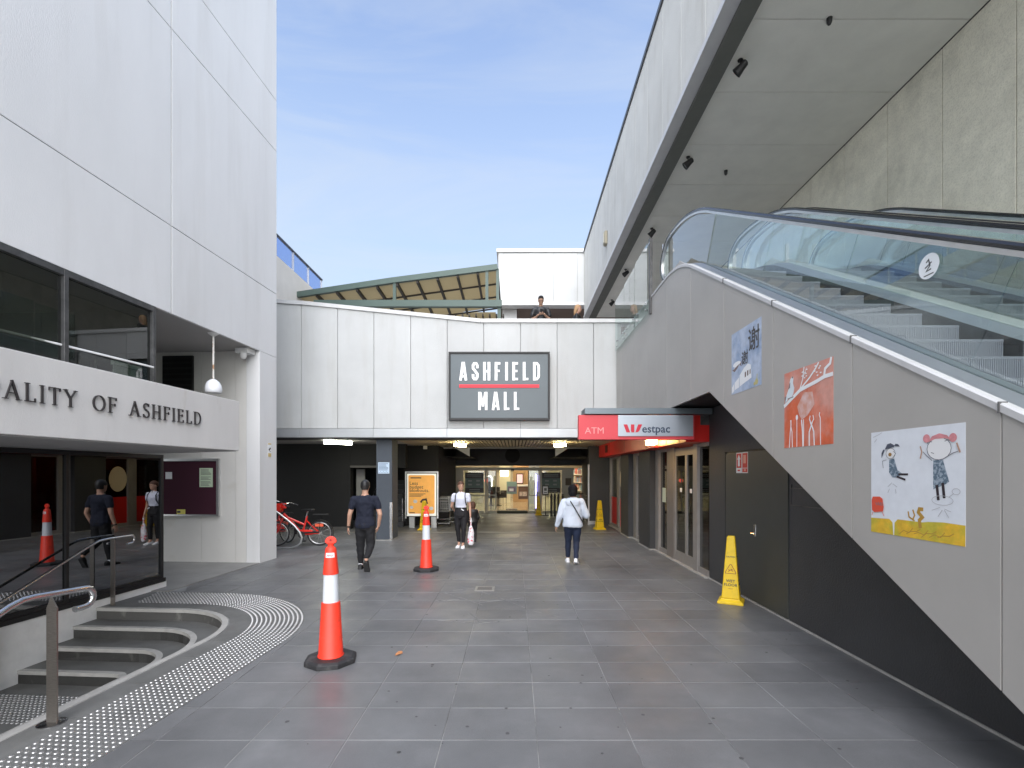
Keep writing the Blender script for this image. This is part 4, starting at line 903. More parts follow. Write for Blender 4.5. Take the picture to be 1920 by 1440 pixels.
mb = MB(); mb.add([(-7.4, y0, 8.13), (-.75, y0, 8.13), (-.75, y0+4.2, 7.63), (-7.4, y0+4.2, 7.63), (-7.4, y0, 8.16), (-.75, y0, 8.16), (-.75, y0+4.2, 7.66), (-7.4, y0+4.2, 7.66)], [(0,3,2,1),(4,5,6,7),(0,1,5,4),(1,2,6,5),(2,3,7,6),(3,0,4,7)]); part('roof_sheet', mb, m_sheet, p2)
for xx in (-7.2, -.85):
    for yy in (y0+.1, y0+4.0): beam([(xx, yy, 5.05), (xx, yy, 7.55)], .06, 'post', p2, m_green)
for px in (605, 936): beam([PP(px, 566, PY+.05), (X(px, PY), PY+.05, 5.05)], .06, 'post', pg, m_green)

lb = thing('roof_terrace_building', 'cream building behind the tower with a blue glass terrace balustrade', 'building', (-8, 16, 5))
part('wall', MB().box(-14, -7.0, 12.2, 18.1, 5.25, 8.2), m_cream, lb)
part('soffit', MB().box(-14, -6.95, 12.2, 18.2, 5.15, 5.25), m_sofbr, lb)
part('base', MB().box(-14, -8.5, 13.5, 18.0, 3.0, 5.15), m_cream, lb)
yy = 12.3
for i in range(5):
    part('glass_panel', MB().box(-7.06, -7.04, yy+.02, yy+1.13, 8.22, 8.80), m_gblue, lb)
    part('post', MB().box(-7.08, -7.01, yy+1.135, yy+1.165, 8.2, 8.82), m_alu, lb); yy += 1.15
part('rail', MB().box(-7.08, -7.0, 12.2, 18.1, 8.822, 8.86), m_frame, lb)

# ------------------------------------------------------------------ right wall with door and hatch
WX = 3.32
rw = thing('side_building', 'charcoal painted side wall under the escalator with a flush door', 'building', (WX, 5, 0))
def ypx(px, X0=WX): return FPX*X0/(px-HX)
dy0, dy1 = ypx(1479), ypx(1362)
def lowz(y): return 2.91 if y > 6.78 else max(0.0, 2.91-.566*(6.78-y))
WF2 = frame((WX, 0, 0), (0, -1, 0))
part('wall', MB(WF2).prism([(-1.75, .02), (-(dy0-.01), .02), (-(dy0-.01), lowz(dy0)+.03), (-1.75, .09)], -.25, 0), m_dark, rw)
part('wall', MB().box(WX, WX+.25, dy1+.05, 8.46, 0.02, 2.9), m_dark, rw)
part('wall', MB(WF2).prism([(-(dy0-.009), 2.13), (-(dy1+.049), 2.13), (-(dy1+.049), 2.9), (-6.78, 2.9), (-(dy0-.009), lowz(dy0)+.03)], -.25, 0), m_dark, rw)
part('skirting', MB().box(WX-.012, WX+.1, -3, 8.46, 0.0, 0.02), m_nose, rw)
dr = part('door', MB().box(WX-.012, WX+.05, dy0, dy1, 0.03, 2.10), m_olive, rw, bevel=.004)
mb = MB(); mb.box(WX+.02, WX+.1, dy1+.004, dy1+.046, 0.02, 2.13); mb.box(WX+.02, WX+.1, dy0, dy1, 2.104, 2.129); part('door_gap', mb, m_black, rw)
hy = ypx(1417)
mb = MB(); mb.box(WX-.022, WX-.0125, hy-.04, hy+.02, .93, 1.09); part('escutcheon', mb, m_steel, dr, bevel=.003)
mb = MB(); mb.tube([(WX-.02, hy, .97), (WX-.065, hy, .97), (WX-.067, hy-.10, .97)], .009, 8); part('handle', mb, m_steel, dr, smooth=True)
hp0, hp1 = ypx(1542), ypx(1484)
hz1, hz0 = CH-(908-HY)/FPX*hp1, CH-(948-HY)/FPX*hp1
mb = MB(); mb.box(WX-.012, WX-.001, hp0-.3, hp1, hz0, hz0+.012); mb.box(WX-.012, WX-.001, hp1-.012, hp1, hz0+.0125, hz1); mb.box(WX-.012, WX-.001, hp0-.3, hp1-.0125, hz1-.05, hz1-.042)
part('hatch', MB().box(WX-.008, WX-.0008, hp0-.3, hp1-.013, hz0+.013, hz1-.051), m_dark, rw); part('hatch_frame', mb, m_frame, rw)
# fire signs
fs_ = thing('fire_sign', 'pair of small red and white fire equipment stickers on the olive door', 'sign', (WX-.02, 7.2, 1.96))
RF = lambda y, z, x=WX: frame((x, y, z), (0, -1, 0))
for k, nm in enumerate(('arrow', 'hose')):
    M_ = RF(7.40-k*.19, 1.80, WX-.0125); pt = part('plate', MB(M_).box(0, .18, 0, .30, .0005, .002), m_paper, fs_)
    part('panel', MB(M_).box(.012, .168, .075, .288, .0022, .003), m_red, pt)
    mb = MB(M_)
    if k == 0: mb.prism([(.06, .10), (.12, .10), (.12, .2), (.145, .2), (.09, .27), (.035, .2), (.06, .2)], .0032, .004); part('pictogram', MB(M_).box(.03, .15, .02, .06, .0032, .004), m_paper, pt)
    else: mb.box(.04, .12, .14, .26, .0032, .0036); mb.box(.06, .12, .03, .06, .0032, .0036)
    part('pictogram', mb, m_paper if k == 0 else mat('salmon', (.75, .35, .28), .6), pt)
    if k == 1: part('panel', MB(M_).box(.012, .168, .012, .068, .0022, .003), m_red, pt)
    else: part('panel', MB(M_).box(.05, .13, .028, .05, .0042, .005), m_red, pt)

# ------------------------------------------------------------------ bank front
bk = thing('bank_shop', 'bank shopfront with brown aluminium glazing, dark piers and a red band above', 'shop', (WX, 12, 0))
part('red_band', MB().box(2.92, WX+.3, 8.47, 17.18, 2.345, 2.86), m_red, bk, bevel=.004)
part('band_soffit', MB().box(2.93, WX+.3, 8.48, 17.17, 2.335, 2.3445), m_red, bk)
part('band_joint', MB().box(2.917, 2.9195, 9.55, 9.565, 2.35, 2.86), m_joint, bk)
for yy in (8.8, 10.95, 13.2, 15.3): part('band_joint', MB().box(2.9175, 2.9195, yy, yy+.012, 2.35, 2.86), m_joint, bk)
part('vent', MB().box(2.905, 2.919, 15.6, 15.95, 2.45, 2.68), m_black, bk)
segs = [(1327, 1310, 'g'), (1310, 1302, 'f'), (1302, 1286, 'd'), (1286, 1265, 'd'), (1265, 1252, 'p'), (1252, 1237, 'g'), (1237, 1231, 'f'), (1231, 1210, 'k'), (1210, 1195, 'g'), (1195, 1189, 'f'), (1189, 1174, 'k'), (1174, 1162, 'r'), (1162, 1158, 'f'), (1158, 1146, 'r'), (1146, 1142, 'f')]
for a, b, ty in segs:
    y0_, y1_ = ypx(a), ypx(b)
    if ty == 'g' or ty == 'r':
        wf = part('window', MB().box(WX+.02, WX+.035, y0_+.01, y1_-.01, .12, 2.27), m_gdark if ty == 'g' else m_gdark, bk)
        part('bottom_rail', MB().box(WX-.01, WX+.08, y0_, y1_, .02, .119), m_pl, wf); part('head_rail', MB().box(WX-.01, WX+.08, y0_, y1_, 2.271, 2.334), m_pl, wf)
        if ty == 'r':
            part('film', MB().box(WX+.012, WX+.018, y0_+.01, y1_-.01, .12, 1.0), m_red, wf)
    elif ty == 'f': part('mullion', MB().box(WX-.03, WX+.09, y0_, y1_, .02, 2.334), m_pl, bk, bevel=.004)
    elif ty == 'p': part('frame_panel', MB().box(WX-.02, WX+.09, y0_, y1_, .02, 2.334), mat('taupe_frame', (.24, .215, .195), .5, .3), bk, bevel=.004)
    elif ty == 'k': part('pier', MB().box(WX-.16, WX+.2, y0_, y1_, .03, 2.334), m_dark, bk, bevel=.006); part('pier_base', MB().box(WX-.17, WX+.2, y0_-.01, y1_+.01, .0, .029), m_nose, bk)
    elif ty == 'd':
        dd = part('door', MB().box(WX+.02, WX+.03, y0_+.05, y1_-.05, .22, 2.15), m_gdark, bk)
        mb = MB(); mb.box(WX, WX+.05, y0_+.002, y0_+.05, .02, 2.30); mb.box(WX, WX+.05, y1_-.05, y1_-.002, .02, 2.30); mb.box(WX+.001, WX+.049, y0_+.0505, y1_-.0505, .02, .22); mb.box(WX+.001, WX+.049, y0_+.0505, y1_-.0505, 2.15, 2.30); part('door_frame', mb, m_pl, dd)
        part('sticker', MB().box(WX+.015, WX+.0195, (y0_+y1_)/2-.05, (y0_+y1_)/2+.05, 1.42, 1.50), m_paper, dd)
part('sill', MB().box(WX-.08, WX+.1, 8.47, 17.18, 0.0, .019), m_nose, bk)
mb = MB(RF(15.35, 1.6, WX+.019)).prism([(.32*math.cos(a*.262), .42*math.sin(a*.262)) for a in range(24)], 0, .003); part('sticker', mb, mat('disc_cream', (.75, .62, .45), .6), bk, label='large round cream sticker')
part('notice', MB(RF(11.2, 1.15, WX+.019)).box(0, .25, 0, .32, 0, .003), mat('notice_green', (.6, .65, .5), .6), bk)
# interior of the bank
part('floor', MB().box(WX+.1, 8, 8.3, 17.4, 0.0, .015), mat('bank_floor', (.16, .10, .07), .5), bk)
part('rear_wall', MB().box(7.5, 7.7, 8.3, 17.6, 0, 2.9), mat('bank_wall', (.22, .16, .12), .7, var=.3, vs=1.2), bk)
part('ceiling', MB().box(WX+.1, 7.7, 8.47, 17.4, 2.87, 2.9), mat('bank_ceiling', (.4, .38, .35), .7), bk)
part('end_wall', MB().box(WX+.3, 7.7, 17.4, 17.6, 0, 2.9), MATS['bank_wall'], bk)
part('side_wall', MB().box(WX+.26, 7.7, 8.2, 8.3, 0, 2.9), m_dark, bk)
m_redin = mat('bank_orange_wall', (.72, .06, .02), .5)
part('red_partition', MB().box(4.3, 4.4, 13.6, 17.3, 0.016, 2.86), m_redin, bk)
part('screen', MB().box(4.27, 4.299, 15.0, 15.9, 1.3, 1.9), m_black, bk)
simple('bank_counter', 'red counter seen through the bank doors', 'counter', [('body', MB().box(4.6, 5.2, 9.6, 13.0, .016, 1.0), m_red), ('counter_top', MB().box(4.5, 5.3, 9.5, 13.1, 1.0, 1.05), mat('warm_top', (.6, .25, .12), .4))])
simple('information_screen', 'pale printed panel behind the nearest bank window', 'poster', [('sheet', MB().box(3.62, 3.64, 9.05, 9.75, 1.15, 1.95), mat('pale_lines', (.35, .35, .33), .6, var=.5, vs=25, stretch=(1, .2, 3)))])
m_dl = mat('downlight', (1, 1, .9), .5, emit=(1, .85, .6), es=60)
for i, (xx, yy) in enumerate([(4.2, 9.6), (4.2, 11.4), (4.6, 13.2), (5.8, 10.2), (5.8, 12.4), (3.85, 15.2)]):
    t = thing('ceiling_light', 'small round downlight inside the bank, %s from the square' % ['first', 'third', 'fifth', 'second', 'fourth', 'last'][i], 'ceiling light', (xx, yy, 2.86), group='downlights inside the bank')
    part('lens', MB().lathe([(.09, 2.855), (.09, 2.869)], (xx, yy, 0), 12), m_dl, t)
# projecting bank sign
sg2 = thing('bank_sign', 'projecting red and silver bank sign with ATM and Westpac lettering', 'sign', (2.0, 8.3, 2.6))
WY = 8.3
part('box', MB().box(X(1085, WY), X(1302, WY), WY, WY+.14, Zz(824, WY), Zz(778, WY)), m_redmat, sg2, bevel=.004)
m_silver = mat('silver_panel', (.40, .44, .49), .38, .5, coat=.3)
part('silver_panel', MB().box(X(1158.5, WY), X(1299, WY), WY-.02, WY-.001, Zz(818, WY), Zz(778.5, WY)), m_silver, sg2, bevel=.002)
WFm = lambda px, py, y=WY-.0205: frame((X(px, WY), y, Zz(py, WY)), (1, 0, 0))
text('lettering', 'ATM', mat('atm_pink', (.80, .30, .30), .5), WFm(1096.5, 813, WY-.0015), .152, sg2, xs=1.05)
u = 1.0/FPX*WY
mb = MB(WFm(1168.5, 811))
hgt = 15*u
for poly in ([(0, 15), (7.0, 15), (12.5, 0), (5.5, 0)], [(13.8, 15), (20.3, 15), (20.3, 0), (15.0, 0), (13.8, 3.5)], [(27.5, 15), (35, 15), (29.5, 3), (27, .6), (22, 0)]):
    mb.prism([(a*u, b*u) for a, b in poly], .0005, .004)
part('logo', mb, mat('logo_red', (.55, .015, .04), .4), sg2)
text('lettering', 'estpac', mat('navy_ink', (.03, .05, .09), .5), WFm(1203, 811), .185, sg2, xs=1.0, bold=.0028)
part('hood', MB().box(X(1096, WY), X(1335, WY), WY-.03, WY+.4, Zz(777, WY)+.004, Zz(765.5, WY)), mat('hood_grey', (.15, .18, .20), .4, .4), sg2, bevel=.004)
part('bracket', MB().box(X(1320, WY), WX-.001, WY+.16, WY+.24, 2.62, 2.9), m_frame, sg2)
ceil_light(2.76, 10.0, 2.50, 'lit lamp under the bank awning against the red band', 1.45, (1, .62, .2), 16, .28, stem=.405)

# ------------------------------------------------------------------ escalators
EX = 2.66; SL = 0.58
def base(y): return 0.609+SL*y if y < 8.0 else 5.25
esc = thing('escalator', 'grey panel clad escalator nearest the square with glass sides and black handrails', 'escalator', (3.4, 5, 0))
# cladding polygon in the (y,z) plane -> local frame x=-y
def lowz(y): return 2.91 if y > 6.78 else max(0.0, 2.91-.566*(6.78-y))
CF2 = frame((EX, 0, 0), (0, -1, 0))
ys = [-2.2+1.197*k for k in range(-1, 1)]
ys = [2.71+1.197*k for k in range(-4, 9)]
ys = [y for y in ys if y < 12.9]+[12.96]
for a, b in zip(ys, ys[1:]):
    a2, b2 = a+.004, b-.004
    P = [(a2, lowz(a2)), (b2, lowz(b2)), (b2, base(b2)-.03), (a2, base(a2)-.03)]
    if a2 < 6.78 < b2: P.insert(1, (6.78, 2.91))
    if a2 < 8.0 < b2: P.insert(len(P)-1, (8.0, 5.22))
    if a2 < 1.64 < b2: P.insert(1, (1.64, 0.0))
    part('cladding_panel', MB(CF2).prism([(-y, z) for y, z in P], -.022, 0.0), m_clad, esc, bevel=.002)
P = [(-2.3, 0), (1.6, 0), (6.78, 2.915), (12.96, 2.915), (12.96, 5.2), (8.0, 5.2), (-2.3, base(-2.3)-.06)]
P = [(-1.0, 0), (1.64, 0.02), (6.78, 2.93), (12.96, 2.93), (12.96, 5.2), (8.0, 5.2), (-1.0, max(.0, base(-1)-.06))]
part('backing', MB(CF2).prism([(-y, z) for y, z in P], -.05, -.0225), m_joint, esc)
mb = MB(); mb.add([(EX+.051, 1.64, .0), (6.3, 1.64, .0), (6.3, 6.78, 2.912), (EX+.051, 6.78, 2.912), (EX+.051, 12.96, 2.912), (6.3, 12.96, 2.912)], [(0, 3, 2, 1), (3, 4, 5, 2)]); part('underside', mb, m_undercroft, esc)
def sweep(profile, pts, closed=True):
    mb = MB(); n = len(profile); m = len(pts); vs = []
    for i, p in enumerate(pts):
        t = (pts[min(i+1, m-1)]-pts[max(i-1, 0)]).normalized(); up = Vector((1, 0, 0)).cross(t).normalized()
        for u_, v_ in profile: vs.append(p+Vector((1, 0, 0))*u_+up*v_)
    fs = [(i*n+k, i*n+(k+1)%n, (i+1)*n+(k+1)%n, (i+1)*n+k) for i in range(m-1) for k in range(n)]
    fs += [tuple(range(n))[::-1], tuple(range((m-1)*n, m*n))]
    return mb.add(vs, fs)
def linepts(x, dz, ya=-2.2, yb=12.9, rise=0.0):
    r = [Vector((x, ya, base(ya)+dz)), Vector((x, 7.4, base(7.4)+dz+rise*0))]
    P0, P1, P2 = Vector((x, 7.4, base(7.4)+dz)), Vector((x, 8.0, 5.25+dz)), Vector((x, 8.8, 5.25+dz))
    for k in range(1, 9):
        t = k/8; r.append(P0*(1-t)**2+P1*2*t*(1-t)+P2*t*t)
    if yb > 8.8: r.append(Vector((x, yb, 5.25+dz)))
    return r
sec = [-.5, -2.2]+[]
yj = [2.71+1.197*k for k in range(-4, 9)]
# outer trim
segp = linepts(EX+.03, -.02)
part('edge_trim', sweep([(-.042, -.022), (.012, -.022), (.012, .022), (-.032, .022), (-.042, .014)], segp), m_trim, esc)
for y in yj: 
    if y < 7.4: part('trim_joint', MB(frame((EX-.018, y, base(y)-.02), (0, -1, 0), (0, 0, 1))).box(-.004, .004, -.032, .03, -.05, .0008), m_joint, esc)
def balustrade(x, par, side, first=False):
    # handrail path
    dz = .83
    pts = [Vector((x, -2.2, base(-2.2)+dz)), Vector((x, 7.3, base(7.3)+dz))]
    P0, P1, P2 = Vector((x, 7.3, base(7.3)+dz)), Vector((x, 8.15, 6.13)), Vector((x, 9.05, 6.13))
    for k in range(1, 11): t = k/10; pts.append(P0*(1-t)**2+P1*2*t*(1-t)+P2*t*t)
    c = Vector((x, 9.05, 5.75))
    for k in range(1, 13): a = math.pi/2-k/12*math.pi*0.82; pts.append(c+Vector((0, math.cos(a)*.52, math.sin(a)*.38)))
    part('handrail', sweep([(-.04, .0), (-.042, .02), (-.03, .036), (.03, .036), (.042, .02), (.04, 0)], pts), m_hr, par, smooth=True)
    part('handrail_track', sweep([(-.030, -.035), (-.034, -.003), (.034, -.003), (.030, -.035)], pts), m_alu, par, smooth=True)
    # glass panels
    nrm = Vector((0, -SL, 1)).normalized(); al = Vector((0, 1, SL)).normalized()
    yy = [-2.15+1.32*k for k in range(0, 8)]; yy = [y for y in yy if y < 6.9]
    off = .50
    for a, b in zip(yy, yy[1:]+[7.35]):
        g = .004
        bl = Vector((x, a+g, base(a+g)+.02)); br = Vector((x, b-g, base(b-g)+.02)); h = (dz-.06)*math.cos(math.atan(SL))
        lean = .0
        tl = bl+nrm*h; tr = br+nrm*h
        mb = MB(); d = Vector((.006, 0, 0)); mb.add([bl-d, br-d, tr-d, tl-d, bl+d, br+d, tr+d, tl+d], [(0,1,2,3),(7,6,5,4),(0,4,5,1),(1,5,6,2),(2,6,7,3),(3,7,4,0)])
        part('glass_panel', mb, m_gesc, par)
    # curved end glass
    a = 7.35; h = (dz-.06)*math.cos(math.atan(SL)); bot = [Vector((x, a+.004, base(a)+.02)), Vector((x, 8.0, 5.27)), Vector((x, 9.45, 5.27))]
    top = [p-Vector((0, 0, .045)) for p in pts[3:] ]
    top = [p for p in top if p.y > 7.0]
    st = bot[0]+nrm*h
    P = [(-p.y, p.z) for p in ([bot[0], bot[1], bot[2]]+[p for p in top if p.z > 5.3][::-1]+[st])]
    P = [q for i, q in enumerate(P) if i < 3 or q[0] > -9.6]
    part('glass_panel', MB(frame((x, 0, 0), (0, -1, 0))).prism(P, -.006, .006), m_gesc, par)
balustrade(2.85, esc, 1)
balustrade(4.15, esc, -1)
# decks either side of the glass
def deckstrip(x0, x1, z0, z1, par, name='inner_deck', m=None):
    mb = MB(); pts0 = linepts(0, 0); vs = []
    for p in pts0: vs += [(x0, p.y, p.z+z0), (x1, p.y, p.z+z1), (x1, p.y, p.z+z1-.05), (x0, p.y, p.z+z0-.05)]
    fs = []
    for i in range(len(pts0)-1):
        for k in range(4): fs.append((i*4+k, (i+1)*4+k, (i+1)*4+(k+1)%4, i*4+(k+1)%4))
    mb.add(vs, fs); return part(name, mb, m or m_deckm, par)
def skirt(x, par):
    mb = MB(); pts0 = linepts(0, 0); vs = []
    for p in pts0: vs += [(x-.004, p.y, p.z-.02), (x+.004, p.y, p.z-.02), (x+.004, p.y, p.z-.42), (x-.004, p.y, p.z-.42)]
    mb.add(vs, [(i*4+k, (i+1)*4+k, (i+1)*4+(k+1)%4, i*4+(k+1)%4) for i in range(len(pts0)-1) for k in range(4)]); part('skirt', mb, m_frame, par)
deckstrip(2.703, 2.84, .0, .02, esc); deckstrip(2.86, 3.04, .02, -.02, esc); deckstrip(3.96, 4.14, -.02, .02, esc); skirt(3.045, esc); skirt(3.955, esc)
def steps(x0, x1, par):
    s0 = None; dy = .4; dzz = dy*SL
    mb = MB(); w_ = (x1-x0)/2-.006
    mb.box(-w_, w_, 0, dy+.01, -.02, 0)
    n = 56
    for k in range(n):
        xa = -w_+2*w_*k/n; mb.box(xa, xa+w_/n, -.0025, .02, -dzz-.01, -.0005)
    mb.box(-w_, w_, .004, .018, -dzz-.01, -.001)
    for k in range(24):
        y = -1.6+k*dy; z = base(min(y, 7.9))-.05
        if y > 7.6: continue
        if s0 is None: s0 = part('step', mb, m_step, par); s0.location = ((x0+x1)/2, y, z)
        else: inst('step', s0, par, ((x0+x1)/2, y, z))
    part('landing_plate', MB().box(x0, x1, 7.9, 10.2, 5.0, 5.06), m_step, par)
steps(3.05, 3.95, esc)
esc2 = thing('escalator', 'second escalator further right, between the first one and the rough concrete wall', 'escalator', (5, 5, 0))
balustrade(4.42, esc2, 1); balustrade(5.72, esc2, -1)
deckstrip(4.16, 4.41, .02, .02, esc2, 'outer_deck', m_trim); deckstrip(4.43, 4.61, .02, -.02, esc2); deckstrip(5.53, 5.71, -.02, .02, esc2); deckstrip(5.73, 6.29, .02, .02, esc2, 'outer_deck', m_trim); skirt(4.615, esc2); skirt(5.525, esc2)
steps(4.62, 5.52, esc2)
# round sticker on the near glass
stk = thing('safety_sticker', 'round white pictogram sticker on the glass side of the nearest escalator', 'sticker', (2.84, 3.42, 3.2))
sy, sz = 3.40, None
sy = FPX*2.84/(1741-HX); sz = CH+(HY-499)/FPX*sy
M_ = RF(sy, sz, 2.842)
part('disc', MB(M_).prism([(.085*math.cos(a*.262), .085*math.sin(a*.262)) for a in range(24)], 0, .001), mat('sticker_white', (.75, .78, .8), .4), stk)
mb = MB(M_); mb.stroke([(-.02, .03), (.0, .045), (.01, .0), (-.02, -.03), (.02, -.025)], .010, .0012, .002); mb.stroke([(-.03, -.005), (.025, .02)], .008, .0012, .0025); mb.box(-.04, .04, -.062, -.055, .0012, .002); part('pictogram', mb, m_frame, stk)

# deck balustrade above the cladding, glass on point fixings
db = thing('glass_balustrade', 'frameless glass balustrade on point fixings at the edge of the mall roof deck', 'balustrade', (EX, 11.5, 5))
gy = [(9.75, 10.75, 6.42), (10.78, 11.8, 6.38), (11.83, 12.85, 6.34)]
for a, b, zt in gy:
    part('glass_panel', MB().box(EX-.055, EX-.043, a, b, 4.95, zt-.1), m_gclear, db)
    for yy_ in (a+.15, b-.15):
        for zz_ in (5.05, 5.19): part('fixing', MB(frame((EX-.03, yy_, zz_), (0, -1, 0))).lathe([(.022, -.03), (.022, .03)], n=10), m_steel, db)
part('post', MB().box(EX-.04, EX+.02, 9.62, 9.70, 4.9, 6.36), m_frame, db)
part('clip', MB().box(EX-.05, EX-.04, 9.6, 9.9, 6.25, 6.27), m_steel, db)
for yy_ in (9.72,): part('post', MB().box(EX+.25, EX+.31, yy_, yy_+.05, 5.05, 6.3), m_steel, db)

# ------------------------------------------------------------------ upper building, soffit, concrete wall
ub = thing('upper_building', 'long overhanging upper storey of pale panels above the escalators', 'building', (4, 10, 8))
UX = 2.80
part('backing', MB().box(UX+.03, 9, -6, 20.0, 8.14, 10.7), m_jlite, ub)
yy = 20.0
while yy > -6:
    part('panel', MB().box(UX, UX+.03, max(yy-1.06, -6)+.004, yy-.004, 8.12, 10.70), m_upper, ub, bevel=.005); yy -= 1.06
part('coping', MB().box(UX-.03, 9, -6, 20.0, 10.70, 10.80), m_frame, ub)
part('edge_flashing', MB().add([(UX-.03, -6, 8.02), (UX+.18, -6, 8.02), (UX+.18, 20, 8.02), (UX-.03, 20, 8.02), (UX-.03, -6, 8.118), (UX-.03, 20, 8.118), (UX+.18, -6, 8.118), (UX+.18, 20, 8.118)], [(0, 3, 2, 1), (0, 4, 5, 3), (0, 1, 6, 4), (2, 3, 5, 7), (4, 6, 7, 5), (1, 2, 7, 6)]), m_trim, ub)
part('edge_beam', MB().box(UX+.185, 3.24, -6, 20.0, 7.98, 8.13), m_beamg, ub)
yy = 6.84-1.31*9; k = 0
while yy < 19.9:
    part('soffit_panel', MB().box(3.245, 6.28, yy+.006, min(yy+1.304, 19.95), 8.06, 8.09), m_soffit, ub); yy += 1.31
part('soffit_backing', MB().box(3.245, 6.3, -6, 20.0, 8.091, 8.13), m_joint, ub)
cw = thing('concrete_wall', 'tall exposed aggregate concrete panel wall behind the escalators', 'wall', (6.4, 8, 0))
yy = 6.23-1.08*8
part('backing', MB().box(6.33, 6.9, -3, 20, 0, 8.2), m_joint, cw)
while yy < 19:
    part('concrete_panel', MB().box(6.3, 6.33, yy+.006, yy+1.074, 0, 8.058), m_agg, cw, bevel=.006); yy += 1.08
part('lower_wall', MB().box(6.28, 6.3, -3, 7, 0, 1.0), m_agg, cw)
# spotlights, nubs, wall lamp
def spot(px, py, label):
    y_ = (8.06-CH)*FPX/(HY-py); x_ = X(px, y_)
    t = thing('spotlight', label, 'spotlight', (x_, y_, 8.059), random.uniform(-.3, .3), 'spotlights along the soffit edge', local=True)
    t.scale = (.78, .78, .78)
    part('mount', MB().lathe([(.05, -.02), (.05, 0)], n=12), m_black, t)
    part('arm', MB().tube([(0, 0, -.01), (0, 0, -.1), (.02, 0, -.14)], .014, 6), m_black, t)
    mm = Matrix.Translation((.02, 0, -.15)) @ Matrix.Rotation(R_(50), 4, 'Y') @ Matrix.Rotation(R_(20), 4, 'X')
    part('housing', MB(mm).lathe([(.04, .12), (.065, .10), (.075, 0), (.10, -.12), (.095, -.125), (.08, -.10)], n=14), m_black, t, smooth=True)
    part('glass', MB(mm).lathe([(.078, -.104), (.078, -.10)], n=14), m_steel, t)
for px, py, lb_ in ((1388, 112, 'nearest and largest black spotlight under the soffit'), (1290, 294, 'second black spotlight from the front under the soffit'), (1222, 428, 'black spotlight above the escalator newel end'), (1173, 505, 'small black spotlight above the clear balustrade glass'), (1147, 562, 'farthest small black spotlight above the roof deck')): spot(px, py, lb_)
for px, py, lb_ in ((1555, 34, 'small dark stub hanging from the soffit near the top of the picture'), (1361, 320, 'small dark stub hanging from the soffit beside the second spotlight')):
    y_ = (8.06-CH)*FPX/(HY-py); t = thing('ceiling_stub', label=lb_, cat='fitting', loc=(X(px, y_), y_, 8.06))
    part('body', MB().lathe([(.02, 7.97), (.035, 8.0), (.04, 8.058)], (X(px, y_), y_, 0), 8), m_black, t)
wl = thing('wall_lamp', 'oblong weathered lamp on the pale upper wall above the roof deck', 'lamp', (UX, 15.05, 8.9))
part('body', MB().box(UX-.09, UX-.001, 14.95, 15.17, 8.72, 9.12), mat('lamp_beige', (.33, .30, .22), .5), wl, bevel=.02)
part('lens', MB().box(UX-.12, UX-.092, 14.98, 15.14, 8.75, 9.08), mat('lamp_lens_off', (.5, .48, .4), .3), wl, bevel=.02)
for y_, l_ in ((7.95, 'faint brown soffit stain'),):
    pass

# ------------------------------------------------------------------ posters on the escalator side
def poster(label, px0, px1, zt, zb, m):
    ya, yb = FPX*EX/(px0-HX), FPX*EX/(px1-HX)
    M_ = frame((EX-.0008, ya, zb), (0, -1, 0)); w_, h_ = ya-yb, zt-zb
    t = thing('poster', label, 'poster', (EX, (ya+yb)/2, (zt+zb)/2))
    part('sheet', MB(M_).box(0, w_, 0, h_, 0, .0012), m, t)
    return t, M_, w_, h_
Zi = [0]
def flat(t, M_, name, m, polys=(), strokes=(), s=1, h=1, z=None):
    Zi[0] += 1; z = .0014+(Zi[0] % 12)*.0004
    for i, p in enumerate(polys): part(name, MB(M_).prism([(a*s, b*h) for a, b in p], z, z+.0003+i*.00002), m, t)
    for i, (p, w_) in enumerate(strokes): part(name, MB(M_).stroke([(a*s, b*h) for a, b in p], w_*s, z, z+.0003+(i+5)*.00002, closed=(len(p) == 16)), m, t)
def ell(cx, cy, rx, ry, n=16, a0=0): return [(cx+rx*math.cos(2*math.pi*k/n+a0), cy+ry*math.sin(2*math.pi*k/n+a0)) for k in range(n)]
# 1 blue with two characters
m_p1 = mat('poster_blue', (.45, .52, .64), .7, col2=(.27, .36, .52), c2pos=(.42, .62), c2s=3.0, var=.12, vs=14)
t, M_, w_, h_ = poster('pale blue painted poster with two black Chinese characters above white train carriages', 1372, 1428, 3.49, 2.755, m_p1)
Fm = lambda a, b: M_ @ Matrix.Translation((a*w_, b*h_, .003))
text('lettering', '谢', m_text_dk, Fm(.58, .60), .36*w_*1.05, t, xs=1.0, bold=.003, ext=.0003)
text('lettering', '谢', m_text_dk, Fm(.36, .43), .22*w_*1.05, t, xs=1.0, bold=.002, ext=.0003)
flat(t, M_, 'fish', m_paper, [ell(.2, .47, .14, .045)], [([(.05, .38), (.12, .42)], .02)], w_, h_)
flat(t, M_, 'fish', mat('fish_brown', (.22, .16, .15), .7), [[(.02, .40), (.12, .36), (.22, .40), (.30, .46), (.20, .44), (.10, .41)], [(.28, .44), (.40, .50), (.34, .43), (.40, .40)]], [], w_, h_)
flat(t, M_, 'carriage', m_paper, [[(.02, .02), (.02, .12), (.10, .17), (.10, .05)], [(.12, .06), (.12, .18), (.28, .24), (.28, .08)], [(.30, .09), (.30, .27), (.45, .36), (.58, .40), (.68, .36), (.70, .16)]], [], w_, h_)
flat(t, M_, 'carriage_window', mat('window_brown', (.12, .08, .06), .7), [[(.48, .2), (.48, .28), (.52, .29), (.52, .21)], [(.56, .21), (.56, .29), (.6, .3), (.6, .22)], [(.64, .22), (.64, .29), (.67, .3), (.67, .23)]], [], w_, h_)
flat(t, M_, 'flower', mat('dull_yellow', (.5, .45, .2), .7), [ell(.86, .07, .05, .05, 7), ell(.80, .05, .04, .03, 6)], [([(.86, .07), (.88, .18)], .02)], w_, h_)
